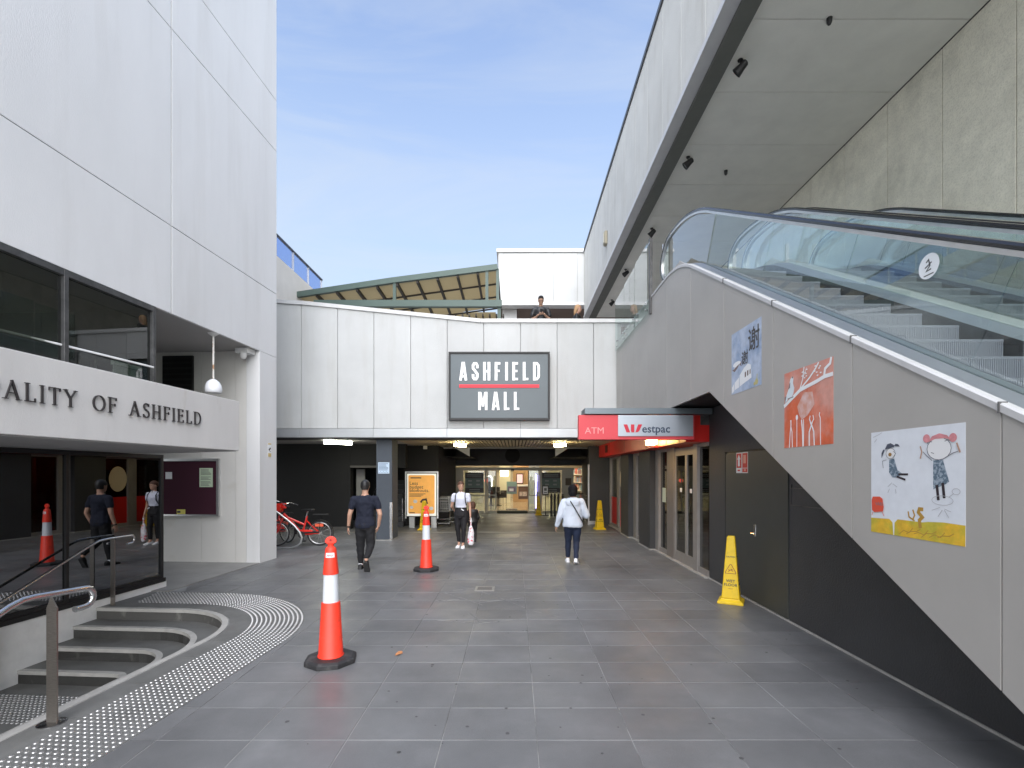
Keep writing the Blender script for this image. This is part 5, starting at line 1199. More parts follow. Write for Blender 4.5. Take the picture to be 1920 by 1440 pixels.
# 2 orange with branch and tools
m_p2 = mat('poster_orange', (.62, .30, .24), .7, col2=(.66, .13, .05), c2pos=(.42, .60), c2s=2.2, var=.12, vs=9)
t, M_, w_, h_ = poster('orange red painted poster with a white bird on a branch above hand tools', 1471, 1563, 2.775, 2.045, m_p2)
flat(t, M_, 'wash', mat('poster_wash', (.70, .52, .50), .8, col2=(.62, .30, .22), c2pos=(.4, .6), c2s=6), [[(.30, .52), (.45, .68), (.62, .66), (.66, .50), (.52, .38), (.40, .34), (.34, .42)]], [], w_, h_)
flat(t, M_, 'branch', m_paper, [], [([(0, .56), (.18, .64), (.36, .72), (.52, .745), (.7, .77), (.85, .80), (1, .80)], .045), ([(.36, .73), (.42, .85), (.45, 1.0)], .018), ([(.38, .74), (.56, .84), (.68, .93), (.74, .99)], .022), ([(.84, .80), (.86, .89), (.95, .93), (.97, 1.0)], .035), ([(.42, .85), (.47, .93), (.5, .98)], .008)], w_, h_)
flat(t, M_, 'leaf', m_paper, [ell(.46+.05*math.sin(k*2.3), .86+.016*k, .018, .008, 8, k) for k in range(7)]+[ell(.72+.06*math.sin(k*1.7), .84+.02*k, .018, .009, 8, k) for k in range(7)], [], w_, h_)
flat(t, M_, 'bird', mat('bird_white', (.68, .74, .78), .7), [[(.03, .60), (.06, .70), (.10, .76), (.13, .84), (.15, .90), (.19, .93), (.22, .92), (.22, .89), (.21, .84), (.24, .77), (.22, .70), (.17, .655), (.10, .645)]], [], w_, h_)
flat(t, M_, 'bird_marking', mat('bird_dark', (.20, .17, .17), .7), [ell(.2, .915, .016, .012), [(.10, .77), (.13, .84), (.15, .86), (.145, .79)], [(.03, .60), (.02, .68), (.06, .69)]], [([(.09, .65), (.22, .66)], .012)], w_, h_)
flat(t, M_, 'tool', m_paper, [ell(.30, .38, .025, .035)], [([(.13, 0), (.15, .2), (.17, .30), (.16, .36)], .016), ([(.2, 0), (.19, .2), (.165, .28), (.17, .36)], .016), ([(.30, .0), (.30, .36)], .012), ([(.43, .0), (.42, .2), (.40, .34)], .022), ([(.44, .0), (.445, .2), (.44, .34)], .016), ([(.56, 0), (.56, .17), (.59, .23), (.62, .29)], .02), ([(.66, 0), (.65, .17), (.62, .23), (.58, .29)], .02), ([(.59, .28), (.565, .33), (.58, .37)], .014), ([(.61, .28), (.65, .32), (.635, .37)], .014), ([(.78, .0), (.775, .32), (.755, .36), (.765, .39)], .013)], w_, h_)
# 3 white with two drawn girls and a yellow band
m_p3 = mat('poster_white', (.68, .71, .75), .75, var=.04, vs=12)
t, M_, w_, h_ = poster('white drawn poster with two girls, a red television and a yellow band along the bottom', 1634, 1811, 2.10, 1.365, m_p3)
m_ye = mat('ochre_band', (.70, .43, .03), .7, col2=(.50, .42, .04), c2pos=(.42, .6), c2s=7, var=.15, vs=18)
flat(t, M_, 'band', m_ye, [[(0, 0), (0, .14), (.23, .15), (.27, .12), (.28, .0)], [(.29, 0), (.295, .12), (.33, .155), (.6, .155), (.66, .165), (.8, .175), (1, .17), (1, 0)]], [], w_, h_)
m_oc = mat('ochre_dark', (.42, .24, .04), .7)
flat(t, M_, 'curl', m_oc, [], [([(.58, .1), (.57, .17), (.60, .20), (.56, .24), (.57, .27), (.61, .27)], .032), ([(.52, .16), (.46, .19), (.45, .24)], .014), ([(.50, .17), (.52, .21), (.50, .26)], .014)]+[([(.35+.08*i, .02+.01*(i % 3)), (.40+.08*i, .06), (.46+.08*i, .045+.02*(i % 2)), (.5+.08*i, .09)], .006) for i in range(6)], w_, h_)
m_bd = mat('dress_check', (.10, .15, .20), .8, col2=(.30, .36, .42), c2pos=(.48, .55), c2s=60)
flat(t, M_, 'dress', m_bd, [[(.71, .70), (.80, .71), (.86, .52), (.83, .50), (.71, .45)], [(.23, .72), (.29, .73), (.33, .62), (.38, .59), (.34, .55), (.27, .55), (.23, .60)]], [], w_, h_)
m_ink = mat('pencil', (.16, .16, .18), .8); m_lite = mat('pencil_light', (.42, .42, .44), .8)
flat(t, M_, 'leg', mat('ink_black', (.03, .02, .025), .8), [], [([(.745, .49), (.76, .36)], .025), ([(.80, .51), (.815, .38)], .025), ([(.34, .58), (.45, .58)], .018), ([(.32, .56), (.42, .53)], .018)], w_, h_)
flat(t, M_, 'head', mat('face_white', (.74, .74, .74), .8), [ell(.765, .80, .115, .095), ell(.25, .78, .055, .05)], [], w_, h_)
flat(t, M_, 'outline', m_ink, [], [(ell(.765, .80, .115, .095), .005), (ell(.25, .78, .055, .05), .004), ([(.65, .85), (.67, .865), (.70, .862)], .006), ([(.82, .86), (.85, .87), (.88, .86)], .006), ([(.69, .77), (.72, .76)], .005), ([(.70, .70), (.64, .75), (.61, .78)], .005), ([(.82, .72), (.90, .76), (.94, .77)], .005), ([(.28, .74), (.31, .78), (.28, .8)], .004), ([(.2, .72), (.15, .71), (.16, .64)], .004)], w_, h_)
flat(t, M_, 'hat', mat('hat_pink', (.60, .24, .26), .8, var=.2, vs=30), [[(.66, .86), (.70, .91), (.77, .93), (.84, .91), (.88, .87), (.82, .885), (.73, .885)], ell(.645, .895, .035, .037), ell(.895, .885, .035, .037)], [], w_, h_)
flat(t, M_, 'hat', mat('hat_navy', (.07, .08, .11), .8), [[(.18, .82), (.21, .87), (.25, .88), (.29, .86), (.295, .84)], [(.29, .85), (.31, .87), (.34, .865), (.36, .84)], [(.14, .79), (.16, .82), (.18, .82), (.155, .77), (.14, .74)]], [], w_, h_)
flat(t, M_, 'mouth', mat('mouth_brown', (.30, .17, .05), .8), [ell(.245, .77, .02, .018)], [], w_, h_)
flat(t, M_, 'sketch', m_lite, [], [(ell(.80, .36, .10, .04), .004), (ell(.925, .44, .035, .025), .004), ([(.86, .39), (.9, .42)], .005), ([(.78, .30), (.70, .27)], .004), ([(.80, .28), (.76, .22)], .005), ([(.82, .28), (.86, .22)], .005), ([(.82, .29), (.88, .27)], .004), ([(.27, .5), (.22, .46)], .005), ([(.28, .49), (.33, .46)], .005), ([(.24, .44), (.22, .40)], .005), ([(.31, .44), (.32, .4)], .005), ([(.03, .95), (.10, .97), (.15, .99)], .004), ([(.08, .93), (.05, .90)], .005)], w_, h_)
flat(t, M_, 'carrot', mat('carrot', (.45, .28, .2), .8), [], [([(.585, .83), (.60, .78), (.585, .72)], .012), ([(.93, .84), (.96, .76)], .014)], w_, h_)
flat(t, M_, 'television', mat('tv_red', (.66, .08, .04), .7), [[(.02, .22), (.015, .32), (.03, .355), (.12, .36), (.155, .34), (.17, .26), (.16, .215), (.05, .20)]], [([(.03, .2), (.02, .17)], .005), ([(.15, .21), (.175, .17)], .005)], w_, h_)
flat(t, M_, 'screen', m_paper, [[(.055, .245), (.055, .32), (.14, .33), (.148, .25), (.10, .235)]], [], w_, h_)
text('lettering', 'VARI', m_ink, M_ @ Matrix.Translation((.063*w_, .27*h_, .0065)), .036, t, ext=.0001)

# ------------------------------------------------------------------ traffic bollards
def bollard(label, x, y, rot):
    t = thing('traffic_bollard', label, 'traffic bollard', (x, y, 0), rot, 'orange traffic bollards on the paving', local=True)
    o8 = lambda r: [(r*math.cos(math.pi/8+k*math.pi/4)*1.0, r*math.sin(math.pi/8+k*math.pi/4)) for k in range(8)]
    mb = MB(); a, b = o8(.245), o8(.215); vs = [(x_, y_, 0) for x_, y_ in a]+[(x_, y_, .042) for x_, y_ in a]+[(x_, y_, .058) for x_, y_ in b]
    mb.add(vs, [(i+8*l, (i+1)%8+8*l, (i+1)%8+8*l+8, i+8*l+8) for l in (0, 1) for i in range(8)]+[tuple(range(16, 24)), tuple(range(8))[::-1]])
    part('base', mb, m_rubber, t, bevel=.006)
    part('body', MB().lathe([(.0, .05), (.118, .055), (.121, .065), (.113, .08), (.086, .565), (.083, .572), (.070, .574)], n=28), m_orange, t, smooth=True)
    part('reflective_band', MB().lathe([(.0745, .570), (.0665, .838)], n=28), mat('reflective', (.66, .69, .73), .35, bump=.1, bs=300), t, smooth=True)
    part('top_section', MB().lathe([(.064, .836), (.072, .838), (.0725, .848), (.052, 1.065), (.048, 1.085), (.036, 1.095), (.028, 1.10), (.027, 1.115), (.03, 1.125)], n=28), m_orange, t, smooth=True)
    mb = MB(frame((0, .014, 1.125), (1, 0, 0))); mb.prism([(-.03, 0), (.03, 0), (.05, .012), (.053, .03), (.045, .05), (.028, .066), (0, .073), (-.028, .066), (-.045, .05), (-.053, .03), (-.05, .012)], 0, .028)
    part('grip', mb, m_orange, t, bevel=.006)
    part('grip_hole', MB(frame((0, -.0142, 1.16), (1, 0, 0))).prism([(.012*math.cos(k*.785), .012*math.sin(k*.785)) for k in range(8)], .0, .001), mat('hole_red', (.3, .01, .01), .6), t)
    mb = MB()
    n = 8; vs = []
    for zz_, rr_ in ((1.0, .0582+.001), (1.045, .0536+.0015)):
        for k in range(n+1): a_ = -math.pi/2-.75+1.5*k/n; vs.append((rr_*math.cos(a_), rr_*math.sin(a_), zz_))
    mb.add(vs, [(k, k+1, n+2+k, n+1+k) for k in range(n)]); lb2 = part('sticker', mb, m_paper, t, smooth=True)
    mb = MB(frame((0, -.0605, 1.0), (1, 0, 0))); mb.stroke([(-.03, .012), (-.02, .03), (-.008, .014), (0, .032), (.01, .014), (.03, .03)], .005, 0, .0015); part('print', mb, m_redmat, lb2)
bollard('near orange bollard with a white band, front left on the paving', -1.757, 4.74, .22)
bollard('far orange bollard in front of the orange advertisement', -1.64, 9.2, .1)

# ------------------------------------------------------------------ wet floor cones
def wet(label, x, y, rot, ss=1.0):
    t = thing('wet_floor_cone', label, 'wet floor cone', (x, y, 0), rot, 'yellow wet floor cones', local=True)
    def fr_(levels, mat_, name, bev=.004):
        vs = []
        for h, z in levels: vs += [(-h, -h, z), (h, -h, z), (h, h, z), (-h, h, z)]
        fs = [(i*4+k, i*4+(k+1)%4, (i+1)*4+(k+1)%4, (i+1)*4+k) for i in range(len(levels)-1) for k in range(4)]+[(3, 2, 1, 0), tuple(range(len(levels)*4-4, len(levels)*4))]
        return part(name, MB().add([(a*ss, b*ss, c_*ss) for a, b, c_ in vs], fs), mat_, t, bevel=bev)
    fr_([(.165, 0), (.165, .028), (.125, .055), (.118, .07)], m_yellow, 'base')
    fr_([(.117, .0705), (.052, .90), (.045, .925)], m_yellow, 'body', .012)
    for q in range(4):
        a = q*math.pi/2
        # face frame leaning with the side
        up = Vector((0, (.117-.052)/.83, 1)).normalized(); xd = Vector((1, 0, 0))
        o_ = Vector((0, -.117, .0705)); Mf = Matrix.Rotation(a, 4, 'Z') @ Matrix.Scale(ss, 4) @ frame(o_, xd, up)
        text('lettering', 'WET\nFLOOR', m_text_dk, Mf @ Matrix.Translation((0, .225, .001)), .052, t, xs=1.0, ext=.0006, bold=.0012, align='CENTER', sp=1.05)
        text('lettering', 'CAUTION', m_text_dk, Mf @ Matrix.Translation((0, .565, .001)), .026, t, xs=1.0, ext=.0006, bold=.0008, align='CENTER')
        mb = MB(Mf); mb.stroke([(-.062, .345), (.062, .345), (.068, .36), (.008, .468), (-.008, .468), (-.068, .36)], .007, .0005, .0022, closed=True)
        mb.stroke([(-.035, .37), (-.01, .385), (.012, .405), (.03, .395)], .008, .0005, .0024); mb.stroke([(.0, .40), (.02, .38), (.035, .38)], .007, .0005, .0026); mb.stroke([(-.01, .39), (-.03, .40)], .007, .0005, .0028)
        mb.stroke([(-.028, .138), (.028, .138)], .005, .0005, .002)
        part('pictogram', mb, mat('warn_red', (.25, .03, .02), .5), t)
wet('nearest yellow wet floor cone, beside the olive door', 3.02, 6.92, R_(-28))
wet('yellow wet floor cone at the dark end wall left of the bank windows', 2.72, 15.9, R_(10))
wet('yellow wet floor cone in front of the orange advertisement', -2.86, 15.7, R_(-15))
wet('farthest yellow wet floor cone, by the right sliding door', X(1009.5, 21.2), 21.2, R_(8), .88)

gum = MB()
random.seed(21)
for i in range(150):
    y = 2.9+random.random()**1.5*11; x = random.uniform(-2.2, 3.1)
    if x < -1.9 and y < 7: continue
    r = random.uniform(.006, .017); gum.prism([(x+r*random.uniform(.75, 1.2)*math.cos(a*.785), y+r*random.uniform(.75, 1.2)*math.sin(a*.785)) for a in range(8)], .0012, .0021)
part('gum_spots', gum, mat('gum_dark', (.075, .075, .075), .7, var=.3, vs=5), pav, kind='stuff')
# leaf, drain, pavement scuffs
lf = MB(); lx, ly = X(748, 1674/(1227-HY)), 1674/(1227-HY)
lf.add([(lx-.028, ly-.045, .002), (lx+.012, ly-.03, .014), (lx+.035, ly+.015, .006), (lx+.02, ly+.05, .018), (lx-.01, ly+.03, .022), (lx-.03, ly+.0, .012), (lx-.005, ly+.0, .003)], [(0, 1, 6), (1, 2, 6), (2, 3, 6), (3, 4, 6), (4, 5, 6), (5, 0, 6)])
tag(part('leaf', lf, mat('dry_leaf', (.42, .18, .07), .6, var=.3, vs=40), None), 'curled brown dry leaf lying on the paving right of the near bollard', 'leaf')
dg = thing('floor_drain', 'small square steel drain cover set in the middle of the paving', 'drain', (-.45, 7.7, 0))
dx, dyy = X(909, 7.72), 7.72
mb = MB(); mb.box(dx-.15, dx+.15, dyy-.15, dyy+.15, -.01, .0035); part('frame', mb, mat('drain_metal', (.42, .41, .39), .4, .6), dg)
mb = MB()
for k in range(5): mb.box(dx-.115, dx+.115, dyy-.1+k*.045, dyy-.08+k*.045, .0036, .0052)
part('slots', mb, m_frame, dg)
m_scuff = mat('scuff', (.30, .295, .285), .6, col2=(.16, .162, .165), c2pos=(.46, .54), c2s=5, var=.1, vs=30)
sc = thing('paving_scuffs', 'pale scratches and scuff marks around the steel floor drain', 'scuffs', (dx, dyy-.8, 0)); sc['kind'] = 'stuff'; del sc['category']
def scuff(pts, w_): part('scuff', MB().stroke(pts, w_, 0.0016, .0026), m_scuff, sc)
for (a, b, c_, d, w_) in ((840, 1108, 890, 1103, .03), (822, 1127, 862, 1124, .07), (905, 1108, 1010, 1103, .02), (905, 1110, 985, 1140, .02), (835, 1112, 905, 1135, .02), (900, 1130, 990, 1120, .025), (820, 1163, 905, 1170, .025), (905, 1168, 985, 1160, .02), (985, 1143, 1050, 1157, .012), (880, 1150, 900, 1170, .03)):
    p0 = (X(a, 1674/(b-HY)), 1674/(b-HY)); p1 = (X(c_, 1674/(d-HY)), 1674/(d-HY)); scuff([p0, ((p0[0]+p1[0])/2+.02, (p0[1]+p1[1])/2), p1], [w_, w_*.7, w_*.2])

# ------------------------------------------------------------------ bicycles and rack
def bicycle(label, x, y, rot, lean=0):
    t = thing('bicycle', label, 'bicycle', (x, y, 0), rot, 'red hire bicycles at the rack', local=True)
    # built facing -X, rear wheel at origin
    def wheel(cx):
        w0 = part('wheel', MB(frame((cx, 0, .31), (1, 0, 0))).tube([(.29*math.cos(a*.19635), .29*math.sin(a*.19635), 0) for a in range(32)], .021, 8, closed=True), m_rubber, t, smooth=True)
        part('rim', MB(frame((cx, 0, .31), (1, 0, 0))).tube([(.262*math.cos(a*.19635), .262*math.sin(a*.19635), 0) for a in range(32)], .010, 6, closed=True), m_alu, w0, smooth=True)
        mb = MB()
        for k in range(14): a = k*math.pi*2/14; mb.tube([(cx, .02*(-1)**k, .31), (cx+.26*math.cos(a), 0, .31+.26*math.sin(a))], .0025, 4)
        part('spokes', mb, m_alu, w0); part('hub', MB(frame((cx, 0, .31), (1, 0, 0))).lathe([(.022, -.05), (.022, .05)], n=10), m_alu, w0)
    wheel(0); wheel(-1.02)
    rf = mat('bike_red', (.72, .03, .02), .3, coat=.4)
    mb = MB(); mb.tube([(-.42, 0, .30), (-.86, 0, .80)], .032, 8); mb.tube([(-.42, 0, .28), (-.30, 0, .74)], .022, 8); mb.tube([(-.36, 0, .52), (-.84, 0, .74)], .026, 8)
    for s_ in (-.05, .05): mb.tube([(0, s_, .31), (-.42, s_*.5, .29)], .012, 6); mb.tube([(0, s_, .31), (-.31, s_*.4, .62)], .010, 6); mb.tube([(-1.02, s_, .31), (-.90, s_*.8, .62), (-.86, s_*.3, .78)], .013, 6)
    part('frame', mb, rf, t, smooth=True)
    part('battery', MB().box(-.50, -.16, -.05, .05, .27, .40), rf, t, bevel=.03)
    mb = MB(); n = 9
    vs = []
    for k in range(n+1):
        a = -.2+k/n*2.6
        for s_ in (-.035, .035): vs.append((.335*math.cos(a), s_, .31+.335*math.sin(a)))
    mb.add(vs, [(2*k, 2*k+1, 2*k+3, 2*k+2) for k in range(n)]); part('mudguard', mb, m_black, t, smooth=True)
    part('mudguard_badge', MB().box(-.10, .10, -.052, -.045, .48, .55), mat('badge_orange', (.8, .12, .05), .5), t)
    part('seat_post', MB().tube([(-.32, 0, .70), (-.28, 0, .86)], .016, 8), m_steel, t)
    mb = MB(); mb.rings([(0, 0, 0, .01, .01), (.0, 0, 0, .06, .03)], 8)
    mb = MB(); mb.add([(-.14, -.085, .875), (-.14, .085, .875), (-.20, .08, .875), (-.20, -.08, .875)], [])
    mb = MB().prism([(-.15, -.09), (-.12, 0), (-.15, .09), (-.26, .07), (-.42, .025), (-.45, 0), (-.42, -.025), (-.26, -.07)], .86, .91); part('saddle', mb, m_black, t, bevel=.015)
    part('rack_plate', MB().box(-.16, .20, -.05, .05, .765, .785), m_black, t, bevel=.004)
    mb = MB(); 
    for s_ in (-.05, .05): mb.tube([(0, s_, .33), (.02, s_, .765)], .006, 5)
    part('rack_stay', mb, m_black, t)
    part('steering_column', MB().tube([(-.86, 0, .76), (-.83, 0, 1.0)], .018, 8), m_black, t)
    mb = MB().tube([(-.70, -.30, 1.02), (-.80, -.22, 1.06), (-.84, -.08, 1.03), (-.84, .08, 1.03), (-.80, .22, 1.06), (-.70, .30, 1.02)], .013, 8); hb = part('handlebar', mb, m_steel, t, smooth=True)
    for s_ in (-1, 1): part('grip', MB().tube([(-.62, s_*.31, .985), (-.72, s_*.30, 1.03)], .019, 8), m_rubber, hb, smooth=True)
    mb = MB().box(-1.16, -.90, -.16, .16, .84, .87)
    for s_ in (-.16, .16): mb.box(-1.18, -.88, s_-.006, s_+.006, .87, 1.04)
    mb.box(-1.19, -1.18, -.166, .166, .87, 1.04); part('basket', mb, rf, t, bevel=.006)
    part('headset', MB().box(-.92, -.80, -.07, .07, .92, 1.06), rf, t, bevel=.03)
    mb = MB(); mb.lathe([(.085, -.006), (.085, .006)], n=16); mb2 = MB(frame((-.42, -.06, .28), (1, 0, 0))).lathe([(.085, -.004), (.085, .004)], n=16); part('chainring', mb2, m_frame, t)
    part('chain_guard', MB().tube([(-.42, -.06, .33), (0, -.06, .34)], .012, 6, ry=.02), m_black, t)
    part('crank', MB().tube([(-.42, -.08, .28), (-.34, -.09, .14)], .010, 6), m_frame, t); part('pedal', MB().box(-.39, -.29, -.16, -.09, .125, .15), m_black, t)
    part('crank', MB().tube([(-.42, .08, .28), (-.50, .09, .42)], .010, 6), m_frame, t); part('pedal', MB().box(-.55, -.45, .09, .16, .41, .435), m_black, t)
    part('bottle_bag', MB().ball((-1.0, -.02, .93), .1, .08, .07, 10), mat('lime', (.25, .5, .08), .5), t, smooth=True)
    return t
bicycle('red hire bicycle nearest the column, its rear wheel fully in view', X(596.5, 12.2), 12.3, .10)
b2 = bicycle('second red hire bicycle half hidden behind the tower corner', X(560, 12.9)-.25, 12.8, -.5)
rk = thing('bicycle_rack', 'bent silver tube bicycle rack beside the tower corner', 'bicycle rack', (-5.3, 11.6, 0))
RYk = 11.75
part('hoop', MB().tube([Vector((X(a, RYk), RYk, max(.02, Zz(b, RYk)))) for a, b in ((505, 950), (523, 963), (536, 973), (552, 986), (562, 998), (566, 1008), (564, 1018), (556, 1024), (545, 1027.5), (500, 1029))], .024, 10), m_alu, rk, smooth=True)

# ------------------------------------------------------------------ people (local frame: facing +y, right hand +x)
m_skin = mat('skin_light', (.52, .30, .21), .5, var=.06, vs=20)
m_skin2 = mat('skin_tan', (.42, .25, .17), .5, var=.06, vs=20)
def limb(mb, pts, rs, n=12):
    for i in range(len(pts)-1):
        a, b = Vector(pts[i]), Vector(pts[i+1]); mb.tube([a, a.lerp(b, .5), b], [rs[i], (rs[i]+rs[i+1])/2*1.03, rs[i+1]], n)
    for p, r in zip(pts, rs): mb.ball(tuple(p), r*.99, n=n)
def hand(mb, wr, dr_, palm, curl=.35, s=1.0, thumb=1):
    """wr wrist point, dr_ direction of the fingers, palm = palm normal; five separate fingers"""
    d = Vector(dr_).normalized(); p = Vector(palm); p = (p-d*p.dot(d)).normalized(); sd = d.cross(p)*thumb
    wr = Vector(wr); c = wr+d*.045*s
    M_ = Matrix((sd, p, d)).transposed().to_4x4(); M_.translation = c
    q = MB(mb.M @ M_); q.ball((0, 0, 0), .037*s, .015*s, .052*s, 10); mb.v += q.v; k = len(mb.v)-len(q.v); mb.f += [tuple(i+k for i in f) for f in q.f]; mb.mi += q.mi
    for i, (off, ln) in enumerate(((.027, .068), (.009, .078), (-.009, .072), (-.026, .056))):
        a = wr+d*.082*s+sd*off*s; b = a+(d+p*curl*.6).normalized()*ln*.5*s; e = b+(d*(1-curl)+p*curl*1.6).normalized()*ln*.5*s
        mb.tube([a-d*.015*s, a, b, e], [.0085*s, .009*s, .0083*s, .0065*s], 7); mb.ball(tuple(e), .0068*s, n=7)
    a = wr+d*.025*s+sd*.026*s; b = a+(d*.6+sd*.75+p*.3).normalized()*.036*s; e = b+(d*1.0+sd*.1+p*.45).normalized()*.032*s
    mb.tube([a, b, e], [.013*s, .0105*s, .008*s], 7); mb.ball(tuple(e), .008*s, n=7)
def head(mb, c, s=1.0, tilt=0, turn=0):
    M_ = Matrix.Translation(c) @ Matrix.Rotation(turn, 4, 'Z') @ Matrix.Rotation(tilt, 4, 'X') @ Matrix.Scale(s, 4)
    q = MB(M_)
    q.rings([(-.115, 0, .045, .022, .02), (-.105, 0, .042, .038, .038), (-.08, 0, .03, .053, .062), (-.045, 0, .012, .064, .082), (0, 0, .002, .073, .094), (.04, 0, -.004, .075, .098), (.075, 0, -.006, .066, .088), (.10, 0, -.008, .045, .062), (.115, 0, -.01, .018, .025)], 18)
    q.add([(-.012, .088, -.03), (.012, .088, -.03), (0, .118, -.028), (-.006, .085, .022), (.006, .085, .022), (0, .07, -.04)], [(0, 2, 3), (2, 1, 4), (3, 2, 4), (0, 5, 2), (5, 1, 2), (0, 3, 4, 1), (0, 1, 5)])
    q.ball((0, .10, -.026), .013, .012, .010, 8)
    for s_ in (-1, 1): q.ball((s_*.076, -.004, -.005), .008, .018, .030, 8)
    q.ball((0, .079, -.062), .024, .012, .007, 8)
    k = len(mb.v); mb.v += [mb.M @ v for v in q.v] if mb.M != Matrix() else q.v; mb.f += [tuple(i+k for i in f) for f in q.f]; mb.mi += q.mi
    return M_
def face(M_, t, s=1.0):
    for s_ in (-1, 1):
        e = part('eye', MB(M_).ball((s_*.031, .082, .006), .011, .008, .007, 8), mat('eye_dark', (.03, .02, .02), .2), t, smooth=True)
        part('eyebrow', MB(M_).box(s_*.031-.015, s_*.031+.015, .083, .094, .024, .029), mat('brow', (.06, .035, .02), .8), t)
    part('mouth', MB(M_).ball((0, .0865, -.062), .022, .006, .005, 8), mat('lip', (.42, .13, .11), .5), t, smooth=True)
def shoe(p, yaw, pitch, m, t, s=1.0, sole=None):
    M_ = Matrix.Translation(p) @ Matrix.Rotation(yaw, 4, 'Z') @ Matrix.Rotation(pitch, 4, 'X') @ Matrix.Scale(s, 4)
    mb = MB(M_)      # origin at the ankle base, heel back
    vs = []; n = 14
    secs = [(-.075, .030, .012, .075), (-.055, .040, .008, .095), (0, .042, .008, .095), (.05, .044, .008, .075), (.11, .050, .008, .052), (.155, .046, .010, .042), (.185, .028, .014, .03)]
    for y, hw, z0, z1 in secs:
        for k in range(n):
            a = 2*math.pi*k/n; vs.append((hw*math.cos(a), y, (z0+z1)/2+(z1-z0)/2*math.sin(a)))
    m_ = len(secs); mb.add(vs, [(i*n+k, (i+1)*n+k, (i+1)*n+(k+1)%n, i*n+(k+1)%n) for i in range(m_-1) for k in range(n)]+[tuple(range(n)), tuple(range((m_-1)*n, m_*n))[::-1]])
    o = part('shoe', mb, m, t, smooth=True)
    out = [(-.03, -.078), (.03, -.078), (.044, -.04), (.045, .05), (.052, .11), (.046, .16), (.02, .192), (-.02, .192), (-.046, .16), (-.052, .11), (-.045, .05), (-.044, -.04)]
    part('sole', MB(M_).prism(out, 0.0, .024), sole or m, o, bevel=.004)
def torso_levels(h, w=1.0, d=1.0, fem=False, zs=1.0, e=0.0):
    # z as a fraction of height
    L_ = [(.47, .155, .115), (.51, .172, .125), (.55, .160, .115), (.60, .140, .102), (.65, .142, .105), (.70, .158, .115), (.75, .168, .118), (.79, .160, .105), (.815, .125, .085), (.835, .07, .06), (.86, .052, .052)]
    if fem: L_ = [(.47, .150, .115), (.51, .170, .125), (.55, .148, .105), (.60, .122, .092), (.65, .126, .096), (.70, .142, .118), (.74, .148, .125), (.78, .142, .10), (.81, .112, .075), (.835, .055, .05), (.86, .046, .046)]
    return [(z*h*zs, 0, 0, rx*w+e, ry*d+e) for z, rx, ry in L_]
def shoes_pose(*a): pass

